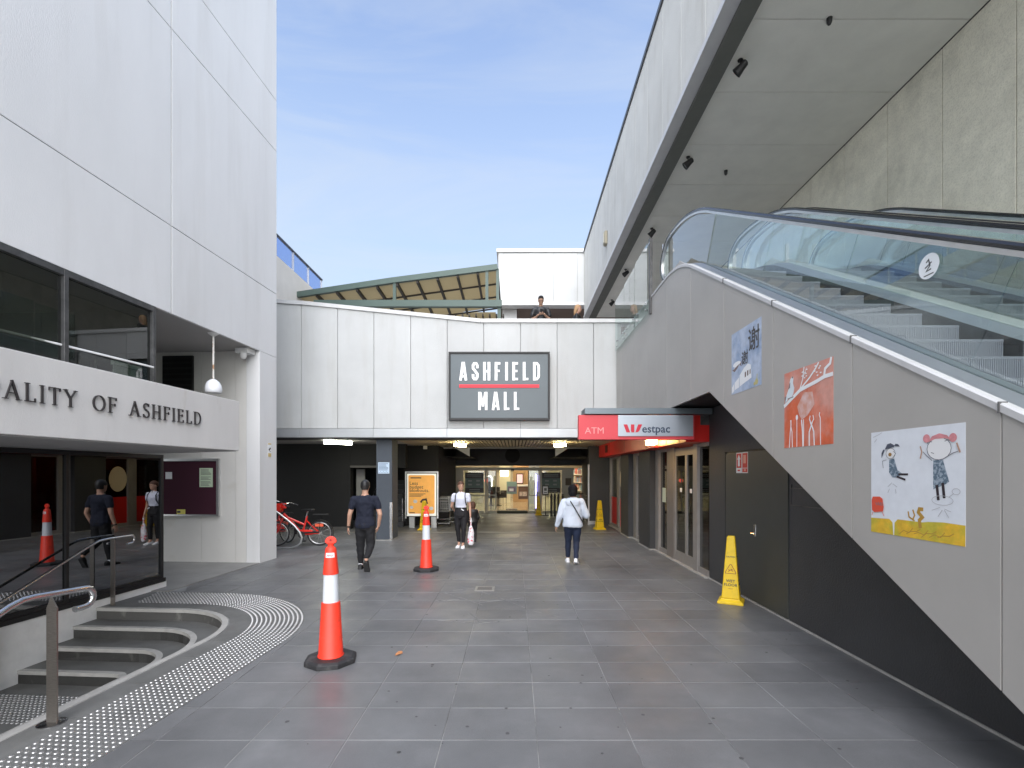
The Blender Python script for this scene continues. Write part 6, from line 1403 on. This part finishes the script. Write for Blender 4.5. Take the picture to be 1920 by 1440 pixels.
# --- man walking away, navy tee, black cap
def man_walk():
    h = 1.66; t = thing('person', 'man in a navy tee and black cap walking away between the two bollards', 'person', (-2.79, 9.25, 0), R_(3), local=True)
    pel = Vector((0, 0, .50*h)); hipL, hipR = (-.09, 0, .50*h), (.09, 0, .50*h)
    kL, aL = (-.10, .06, .27*h), (-.105, .10, .055*h); kR, aR = (.10, .02, .27*h), (.085, -.26, .14*h)
    shL, shR = (-.20, .0, .79*h), (.20, 0, .79*h)
    eL, wL = (-.275, -.02, .62*h), (-.315, .03, .475*h); eR, wR = (.285, -.04, .62*h), (.24, .03, .485*h)
    mb = MB(); mb.rings(torso_levels(h, 1.02, 1.0), 20)
    limb(mb, [hipL, kL, aL], [.085, .056, .036]); limb(mb, [hipR, kR, aR], [.085, .056, .036])
    limb(mb, [shL, eL, wL], [.052, .042, .027]); limb(mb, [shR, eR, wR], [.052, .042, .027])
    mb.ball((-.13, 0, .785*h), .08, .06, .05); mb.ball((.13, 0, .785*h), .08, .06, .05)
    mb.tube([(0, -.005, .80*h), (0, .0, .90*h)], .056, 14)
    hand(mb, wL, (-.15, .12, -1), (.8, .3, 0), .5, 1.0, 1); hand(mb, wR, (-.3, .25, -1), (-.8, .2, 0), .5, 1.0, -1)
    M_ = head(mb, (0, .02, .935*h), 1.0, -.05)
    limb(mb, [aL, (-.105, .18, .02*h+.01)], [.036, .03])
    blob('body', mb, m_skin, t, .0085)
    mb = MB(); mb.rings([(z+.0, x, y, rx+.014, ry+.016) for z, x, y, rx, ry in torso_levels(h, 1.03, 1.02)[0:9]]+[(.838*h, 0, 0, .078, .065)], 20)
    limb(mb, [(-.14, 0, .785*h), shL, (-.245, -.012, .70*h)], [.07, .066, .062]); limb(mb, [(.14, 0, .785*h), shR, (.25, -.02, .70*h)], [.07, .066, .062])
    blob('tee_shirt', mb, mat('navy_cloth', (.007, .010, .024), .85, bump=.3, bs=200), t, .010, 1, .028, .10)
    mt = mat('black_cloth', (.011, .011, .013), .85, bump=.3, bs=150)
    mb = MB(); mb.rings([(.445*h, 0, 0, .13, .11), (.49*h, 0, 0, .18, .135), (.52*h, 0, 0, .175, .13), (.565*h, 0, 0, .155, .115)], 18)
    limb(mb, [(-.085, 0, .49*h), kL, (-.105, .10, .075*h)], [.105, .078, .05]); limb(mb, [(.085, 0, .49*h), kR, (.087, -.24, .165*h)], [.105, .078, .052])
    blob('trousers', mb, mt, t, .010, 1, .022, .09)
    mb = MB(M_); mb.rings([(.012, 0, -.012, .082, .102), (.045, 0, -.01, .083, .106), (.08, 0, -.01, .074, .096), (.108, 0, -.01, .05, .07), (.124, 0, -.01, .015, .02)], 18); part('cap', mb, m_black, t, smooth=True)
    part('cap_brim', MB(M_).box(-.05, .05, .08, .15, .02, .03), m_black, t, bevel=.008)
    mb = MB(M_); mb.rings([(-.065, 0, -.028, .058, .070), (-.02, 0, -.02, .078, .088), (.02, 0, -.014, .081, .098)], 16); part('hair', mb, mat('hair_dark', (.015, .012, .011), .7), t, smooth=True)
    v = Vector(wL)-Vector(eL); v.normalize(); c = Vector(wL)-v*.015
    part('watch', MB().tube([c-v*.012, c+v*.012], .034, 12), m_black, t)
    shoe((-.105, .09, .0), R_(4), 0, m_black, t, 1.02); shoe((.085, -.285, .115), R_(-6), R_(-62), m_black, t, 1.02, mat('sole_dark', (.03, .03, .03), .7))
    part('sock', MB().tube([(-.105, .095, .07), (-.105, .1, .11)], .042, 12), m_paper, t)
    return t
man_walk()

# --- woman facing the camera: white polo, black trousers, bag
def woman_front():
    h = 1.60; t = thing('person', 'young woman in a white polo and black trousers facing the camera with a carrier bag', 'person', (-1.30, 12.0, 0), R_(176), local=True)
    # facing camera: local +y towards the camera; local -x = picture right
    hipL, hipR = (-.08, 0, .50*h), (.08, 0, .50*h); kL, aL = (-.075, .06, .275*h), (-.06, .06, .055*h); kR, aR = (.075, .0, .275*h), (.055, -.05, .06*h)
    shL, shR = (-.165, 0, .79*h), (.165, 0, .79*h)
    eL, wL = (-.215, -.03, .62*h), (-.235, .04, .475*h); eR, wR = (.235, -.04, .62*h), (.20, -.18, .56*h)
    mb = MB(); mb.rings(torso_levels(h, .97, .95, True), 20)
    limb(mb, [hipL, kL, aL], [.082, .05, .032]); limb(mb, [hipR, kR, aR], [.082, .05, .032]); limb(mb, [shL, eL, wL], [.042, .034, .023]); limb(mb, [shR, eR, wR], [.042, .034, .023])
    mb.ball((-.105, 0, .785*h), .07, .05, .04); mb.ball((.105, 0, .785*h), .07, .05, .04); mb.tube([(0, -.005, .80*h), (0, .005, .89*h)], .046, 14)
    limb(mb, [aL, (-.06, .13, .03)], [.032, .028]); limb(mb, [aR, (.055, .03, .03)], [.032, .028])
    hand(mb, wL, (0, .1, -1), (.8, .2, 0), .8, .9, 1); hand(mb, wR, (-.2, -.3, -1), (-.8, 0, 0), .5, .9, -1)
    M_ = head(mb, (0, .02, .93*h), .97, -.12, R_(22)); blob('body', mb, m_skin, t, .0085); face(M_, t)
    mb = MB(); mb.rings([(z, x, y, rx+.013, ry+.014) for z, x, y, rx, ry in torso_levels(h, .98, .97, True)[3:10]], 20)
    limb(mb, [(-.11, 0, .785*h), shL, (-.19, -.012, .715*h)], [.06, .056, .056]); limb(mb, [(.11, 0, .785*h), shR, (.198, -.015, .715*h)], [.06, .056, .056])
    blob('polo_shirt', mb, mat('polo_white', (.66, .68, .78), .85), t, .009, 1, .016, .08)
    mb = MB(); mb.add([(-.05, .055, .842*h), (-.012, .098, .79*h), (0, .10, .80*h), (-.02, .07, .85*h), (.05, .055, .842*h), (.012, .098, .79*h), (.02, .07, .85*h)], [(0, 1, 2, 3), (4, 6, 2, 5)]); part('collar', mb, m_paper, t)
    mb = MB(); mb.rings([(.445*h, 0, 0, .12, .11), (.49*h, 0, 0, .172, .13), (.53*h, 0, 0, .165, .122), (.575*h, 0, 0, .142, .108), (.605*h, 0, 0, .132, .100)], 18)
    limb(mb, [(-.08, 0, .49*h), kL, (-.062, .06, .095*h)], [.095, .062, .045]); limb(mb, [(.08, 0, .49*h), kR, (.057, -.045, .10*h)], [.095, .062, .045])
    blob('trousers', mb, mat('black_trouser', (.010, .009, .011), .8), t, .009, 1, .016, .08)
    part('belt', MB().rings([(.588*h, 0, 0, .141, .11), (.608*h, 0, 0, .138, .107)], 20), m_black, t, smooth=True)
    part('card', MB(Matrix.Translation((-.06, .118, .575*h)) @ Matrix.Rotation(-.5, 4, 'Y')).box(-.035, .035, 0, .006, -.012, .012), m_paper, t)
    hr = mat('hair_brown', (.085, .035, .018), .6, var=.2, vs=40)
    mb = MB(M_); mb.rings([(-.03, 0, -.052, .055, .055), (.0, 0, -.030, .081, .082), (.04, 0, -.016, .085, .098), (.062, 0, -.006, .082, .100), (.095, 0, -.006, .062, .080), (.12, 0, -.008, .03, .04), (.126, 0, -.01, .012, .015)], 16); mb.ball((0, -.10, .03), .035, .035, .035); part('hair', mb, hr, t, smooth=True)
    for s_ in (-1, 1): part('backpack_strap', MB().tube([(s_*.115, -.06, .80*h), (s_*.11, .03, .822*h), (s_*.115, .095, .78*h), (s_*.125, .10, .70*h), (s_*.14, .04, .64*h)], .013, 6, ry=.006), m_black, t, smooth=True)
    shoe((-.06, .06, .0), R_(8), 0, m_paper, t, .95); shoe((.055, -.045, .0), R_(-8), 0, m_paper, t, .95)
    # carrier bag is a thing of its own
    b = thing('carrier_bag', 'white plastic carrier bag with red print held low by the woman in the polo', 'bag', (-1.30+.245, 11.94, .05), R_(176), local=True)
    mb = MB(); mb.rings([(0.02, 0, 0, .05, .04), (.05, 0, 0, .075, .05), (.18, .005, 0, .08, .055), (.33, -.005, 0, .072, .05), (.45, 0, 0, .04, .03), (.50, 0, 0, .018, .02), (.60, .0, 0, .028, .018), (.70, .005, 0, .012, .012)], 14)
    blob('sack', mb, mat('bag_print', (.78, .76, .78), .4, col2=(.70, .05, .09), c2pos=(.56, .60), c2s=11), b, .011, 1, .03, .06)
woman_front()

def child():
    h = 1.05; t = thing('person', 'small figure in dark clothes and white collar behind the woman in the polo', 'person', (-1.10, 13.0, 0), R_(10), local=True)
    mb = MB(); mb.rings([(z, x, y, rx*.78, ry*.85) for z, x, y, rx, ry in torso_levels(h)], 18)
    for s_ in (-1, 1):
        limb(mb, [(s_*.06, 0, .49*h), (s_*.06, .03, .27*h), (s_*.06, .0, .06*h)], [.06, .04, .03]); limb(mb, [(s_*.12, 0, .78*h), (s_*.15, -.01, .62*h), (s_*.14, .05, .5*h)], [.035, .028, .02])
        hand(mb, (s_*.14, .05, .5*h), (0, .1, -1), (-s_, 0, 0), .4, .7, -s_)
    mb.tube([(0, 0, .8*h), (0, 0, .9*h)], .04, 12); M_ = head(mb, (0, .0, .91*h), .88, -.1); blob('body', mb, m_skin, t, .0085)
    mb = MB(); mb.rings([(z, x, y, rx*.82+.012, ry*.88+.014) for z, x, y, rx, ry in torso_levels(h)[:9]], 18)
    for s_ in (-1, 1): limb(mb, [(s_*.10, 0, .775*h), (s_*.15, -.01, .62*h), (s_*.142, .04, .53*h)], [.045, .038, .03])
    for s_ in (-1, 1): limb(mb, [(s_*.06, 0, .47*h), (s_*.06, .03, .27*h), (s_*.06, .0, .07*h)], [.072, .05, .042])
    blob('clothes', mb, m_black, t, .010)
    part('collar', MB().rings([(.80*h, 0, 0, .095, .075), (.835*h, 0, 0, .05, .045)], 14), m_paper, t, smooth=True)
    mb = MB(M_); mb.rings([(-.10, 0, -.05, .06, .05), (-.03, 0, -.03, .082, .082), (.04, 0, -.015, .084, .10), (.09, 0, -.012, .068, .085), (.124, 0, -.01, .015, .02)], 16); part('hair', mb, MATS['hair_brown'], t, smooth=True)
    for s_ in (-1, 1): shoe((s_*.06, 0, 0), 0, 0, m_black, t, .75)
child()

# --- woman in white hoodie walking away
def woman_hoodie():
    h = 1.56; t = thing('person', 'person in a white hoodie and dark jeans with a crossbody strap walking away', 'person', (1.16, 9.9, 0), R_(-6), local=True)
    hipL, hipR = (-.085, 0, .50*h), (.085, 0, .50*h); kL, aL = (-.09, .12, .28*h), (-.10, .16, .06*h); kR, aR = (.07, .02, .275*h), (.06, -.16, .065*h)
    shL, shR = (-.165, 0, .785*h), (.165, 0, .785*h)
    eL, wL = (-.25, -.03, .62*h), (-.325, .03, .475*h); eR, wR = (.27, .02, .61*h), (.22, .20, .60*h)
    mb = MB(); mb.rings(torso_levels(h, 1, .97, True), 20)
    limb(mb, [hipL, kL, aL], [.08, .052, .033]); limb(mb, [hipR, kR, aR], [.08, .052, .033]); limb(mb, [shL, eL, wL], [.045, .036, .024]); limb(mb, [shR, eR, wR], [.045, .036, .024])
    mb.tube([(0, -.005, .78*h), (0, .005, .89*h)], .048, 14); mb.ball((0, 0, .79*h), .15, .06, .04)
    limb(mb, [aL, (-.10, .24, .03)], [.033, .028]); limb(mb, [aR, (.06, -.09, .035)], [.033, .028])
    hand(mb, wL, (-.25, .1, -1), (.8, .3, 0), .5, .9, 1); hand(mb, wR, (-.6, .6, -.1), (0, 0, -1), .5, .9, -1)
    M_ = head(mb, (0, .03, .925*h), .98, -.08); blob('body', mb, m_skin2, t, .0085)
    hw = mat('hoodie_white', (.60, .655, .74), .9, bump=.2, bs=120)
    mb = MB(); mb.rings([(.465*h, .0, 0, .195, .145), (.485*h, .0, 0, .205, .155), (.53*h, 0, 0, .20, .150), (.60*h, 0, 0, .185, .142), (.68*h, 0, 0, .18, .145), (.75*h, 0, 0, .178, .138), (.79*h, 0, 0, .155, .115), (.825*h, 0, 0, .10, .085)], 22)
    limb(mb, [(-.11, 0, .775*h), shL, eL, (wL[0]+.008, wL[1], wL[2]+.012)], [.085, .078, .068, .044]); limb(mb, [(.11, 0, .775*h), shR, eR, wR], [.085, .078, .068, .044])
    blob('hoodie', mb, hw, t, .010, 1, .026, .13)
    mb = MB(Matrix.Translation((0, -.105, .775*h)) @ Matrix.Rotation(.3, 4, 'X')); mb.rings([(-.10, 0, 0, .03, .02), (-.085, 0, 0, .085, .035), (-.03, 0, .0, .135, .055), (.03, 0, .02, .145, .065), (.07, 0, .055, .12, .07), (.09, 0, .07, .06, .04)], 18)
    blob('hood', mb, hw, t, .011, 2, .015, .07)
    mj = mat('dark_denim', (.010, .018, .045), .8, var=.25, vs=9)
    mb = MB(); mb.rings([(.44*h, 0, 0, .13, .11), (.48*h, 0, 0, .18, .135), (.53*h, 0, 0, .165, .12)], 18)
    limb(mb, [(-.085, 0, .485*h), kL, (-.10, .155, .08*h)], [.098, .066, .046]); limb(mb, [(.085, 0, .485*h), kR, (.062, -.145, .09*h)], [.098, .066, .046])
    blob('jeans', mb, mj, t, .009, 1, .016, .08)
    mb = MB(M_ @ Matrix.Diagonal((1.14, 1.12, 1.06, 1))); mb.rings([(-.11, 0, -.05, .055, .05), (-.06, 0, -.045, .075, .07), (0, 0, -.03, .084, .088), (.05, 0, -.018, .088, .10), (.09, 0, -.014, .072, .088), (.118, 0, -.012, .04, .055), (.128, 0, -.01, .012, .02)], 18); mb.ball((0, -.09, -.05), .06, .05, .06)
    blob('hair', mb, mat('hair_black', (.006, .005, .006), .75, spec=.2), t, .011, 2, .012, .05)
    part('bag_strap', MB().tube([(-.06, .06, .83*h), (-.075, -.03, .85*h), (-.04, -.16, .79*h), (.04, -.175, .71*h), (.12, -.168, .62*h), (.19, -.125, .54*h), (.215, -.04, .50*h)], .011, 6, ry=.011), m_black, t, smooth=True)
    shoe((-.10, .15, 0), R_(5), 0, m_paper, t, .95); shoe((.06, -.17, .035), R_(-10), R_(-22), m_paper, t, .95)
woman_hoodie()

# --- man on the roof deck with a phone
def deck_man():
    h = 1.72; t = thing('person', 'man in a black tee and glasses looking at a phone at the roof parapet', 'person', (X(1014, 14), 14.0, 5.05), R_(180), local=True)
    shL, shR = (-.19, 0, .79*h), (.19, 0, .79*h); eL, wL = (-.235, .02, .62*h), (-.08, .25, .675*h); eR, wR = (.235, .0, .61*h), (.08, .23, .665*h)
    mb = MB(); mb.rings(torso_levels(h), 20)
    for s_ in (-1, 1): limb(mb, [(s_*.09, 0, .5*h), (s_*.1, .02, .27*h), (s_*.1, 0, .05*h)], [.085, .056, .036])
    limb(mb, [shL, eL, wL], [.05, .04, .026]); limb(mb, [shR, eR, wR], [.05, .04, .026]); mb.ball((0, 0, .79*h), .17, .06, .045)
    hand(mb, wL, (1, .1, .1), (0, -.3, 1), .6, 1, -1); hand(mb, wR, (-1, .2, .2), (0, -.3, 1), .6, 1, 1)
    mb.tube([(0, -.005, .80*h), (0, .02, .89*h)], .055, 14); M_ = head(mb, (0, .045, .93*h), 1, -.38); blob('body', mb, m_skin2, t, .0085); face(M_, t)
    mb = MB(); mb.rings([(z, x, y, rx+.014, ry+.016) for z, x, y, rx, ry in torso_levels(h)[1:9]]+[(.838*h, 0, 0, .075, .065)], 20)
    limb(mb, [(-.14, 0, .785*h), shL, (-.24, .03, .69*h)], [.07, .066, .06]); limb(mb, [(.14, 0, .785*h), shR, (.24, .02, .69*h)], [.07, .066, .06]); blob('tee_shirt', mb, m_black, t, .011, 2, .018, .1)
    mb = MB(); mb.rings([(.44*h, 0, 0, .13, .11), (.5*h, 0, 0, .18, .135), (.56*h, 0, 0, .155, .115)], 18)
    for s_ in (-1, 1): limb(mb, [(s_*.085, 0, .49*h), (s_*.1, .02, .27*h), (s_*.1, 0, .07*h)], [.105, .078, .055]); shoe((s_*.1, 0, 0), 0, 0, m_black, t)
    blob('trousers', mb, mat('black_cloth', (.01, .01, .01)), t, .012)
    mb = MB(M_); mb.rings([(.0, 0, -.04, .078, .070), (.05, 0, -.014, .082, .096), (.09, 0, -.004, .074, .095), (.125, 0, .0, .055, .075), (.14, 0, .0, .02, .03)], 16); part('hair', mb, MATS['hair_dark'], t, smooth=True)
    mb = MB(M_)
    for s_ in (-1, 1): mb.stroke(ell(s_*.032, .004, .024, .017, 12), .004, 0, .003, closed=True) if False else mb.tube([(s_*.032+.024*math.cos(a*.524), .098, .006+.017*math.sin(a*.524)) for a in range(12)], .003, 5, closed=True)
    mb.box(-.01, .01, .097, .1, .006, .010); part('glasses', mb, m_black, t)
    ph = thing('phone', 'dark mobile phone held by the man at the roof parapet', 'phone', (X(1014, 14), 14.0-.30, 5.05+.71*h), R_(180), local=True)
    part('body', MB(Matrix.Rotation(-.6, 4, 'X')).box(-.037, .037, -.004, .004, -.07, .07), m_black, ph, bevel=.002)
def deck_woman():
    h = 1.56; t = thing('person', 'blonde woman in black seen in profile at the roof parapet', 'person', (X(1082, 14.2), 14.2, 5.05), R_(-100), local=True)
    mb = MB(); mb.rings(torso_levels(h, .95, .95, True), 20)
    for s_ in (-1, 1):
        limb(mb, [(s_*.08, 0, .5*h), (s_*.08, .02, .27*h), (s_*.08, 0, .05*h)], [.08, .05, .033]); limb(mb, [(s_*.165, 0, .785*h), (s_*.19, -.02, .62*h), (s_*.19, .08, .5*h)], [.04, .034, .024]); hand(mb, (s_*.19, .08, .5*h), (0, .3, -1), (-s_, 0, 0), .4, .9, -s_)
    mb.tube([(0, 0, .8*h), (0, .005, .89*h)], .046, 14); M_ = head(mb, (0, .03, .93*h), .97, -.1); blob('body', mb, m_skin, t, .0085); face(M_, t)
    mb = MB(); mb.rings([(z, x, y, rx+.015, ry+.015) for z, x, y, rx, ry in torso_levels(h, .97, .97, True)[:9]], 20)
    for s_ in (-1, 1): limb(mb, [(s_*.1, 0, .78*h), (s_*.165, 0, .785*h), (s_*.19, -.02, .62*h)], [.06, .056, .045]); limb(mb, [(s_*.08, 0, .49*h), (s_*.08, .02, .27*h), (s_*.08, 0, .07*h)], [.095, .065, .05]); shoe((s_*.08, 0, 0), 0, 0, m_black, t, .9)
    blob('clothes', mb, m_black, t, .011)
    mb = MB(M_); mb.rings([(-.22, 0, -.075, .045, .025), (-.15, 0, -.075, .075, .045), (-.06, 0, -.05, .085, .07), (.02, 0, -.028, .086, .09), (.07, 0, -.014, .08, .096), (.108, 0, -.012, .055, .07), (.126, 0, -.01, .015, .02)], 18); blob('hair', mb, mat('hair_blonde', (.42, .25, .12), .5, var=.2, vs=60), t, .01, 2, .012, .04)
deck_man(); deck_woman()

# ------------------------------------------------------------------ finish modifiers and lettering in one pass
bpy.context.view_layer.update()
dg_ = bpy.context.evaluated_depsgraph_get()
done = []
for o, kind, d in LATE:
    if kind == 'bake': done.append((o, bpy.data.meshes.new_from_object(o.evaluated_get(dg_)), None, None))
    else: done.append((o, bpy.data.meshes.new_from_object(d[0].evaluated_get(dg_)), d, 1))
for o, me, d, istext in done:
    me.name = o.name
    if istext:
        me.transform(d[1]); me.materials.clear(); me.materials.append(d[2]); old = o.data; o.data = me; bpy.data.objects.remove(d[0])
    else:
        mats_ = list(o.data.materials); o.modifiers.clear(); o.data = me
        if not len(me.materials): 
            for m in mats_: me.materials.append(m)
        me.polygons.foreach_set('use_smooth', [True]*len(me.polygons))
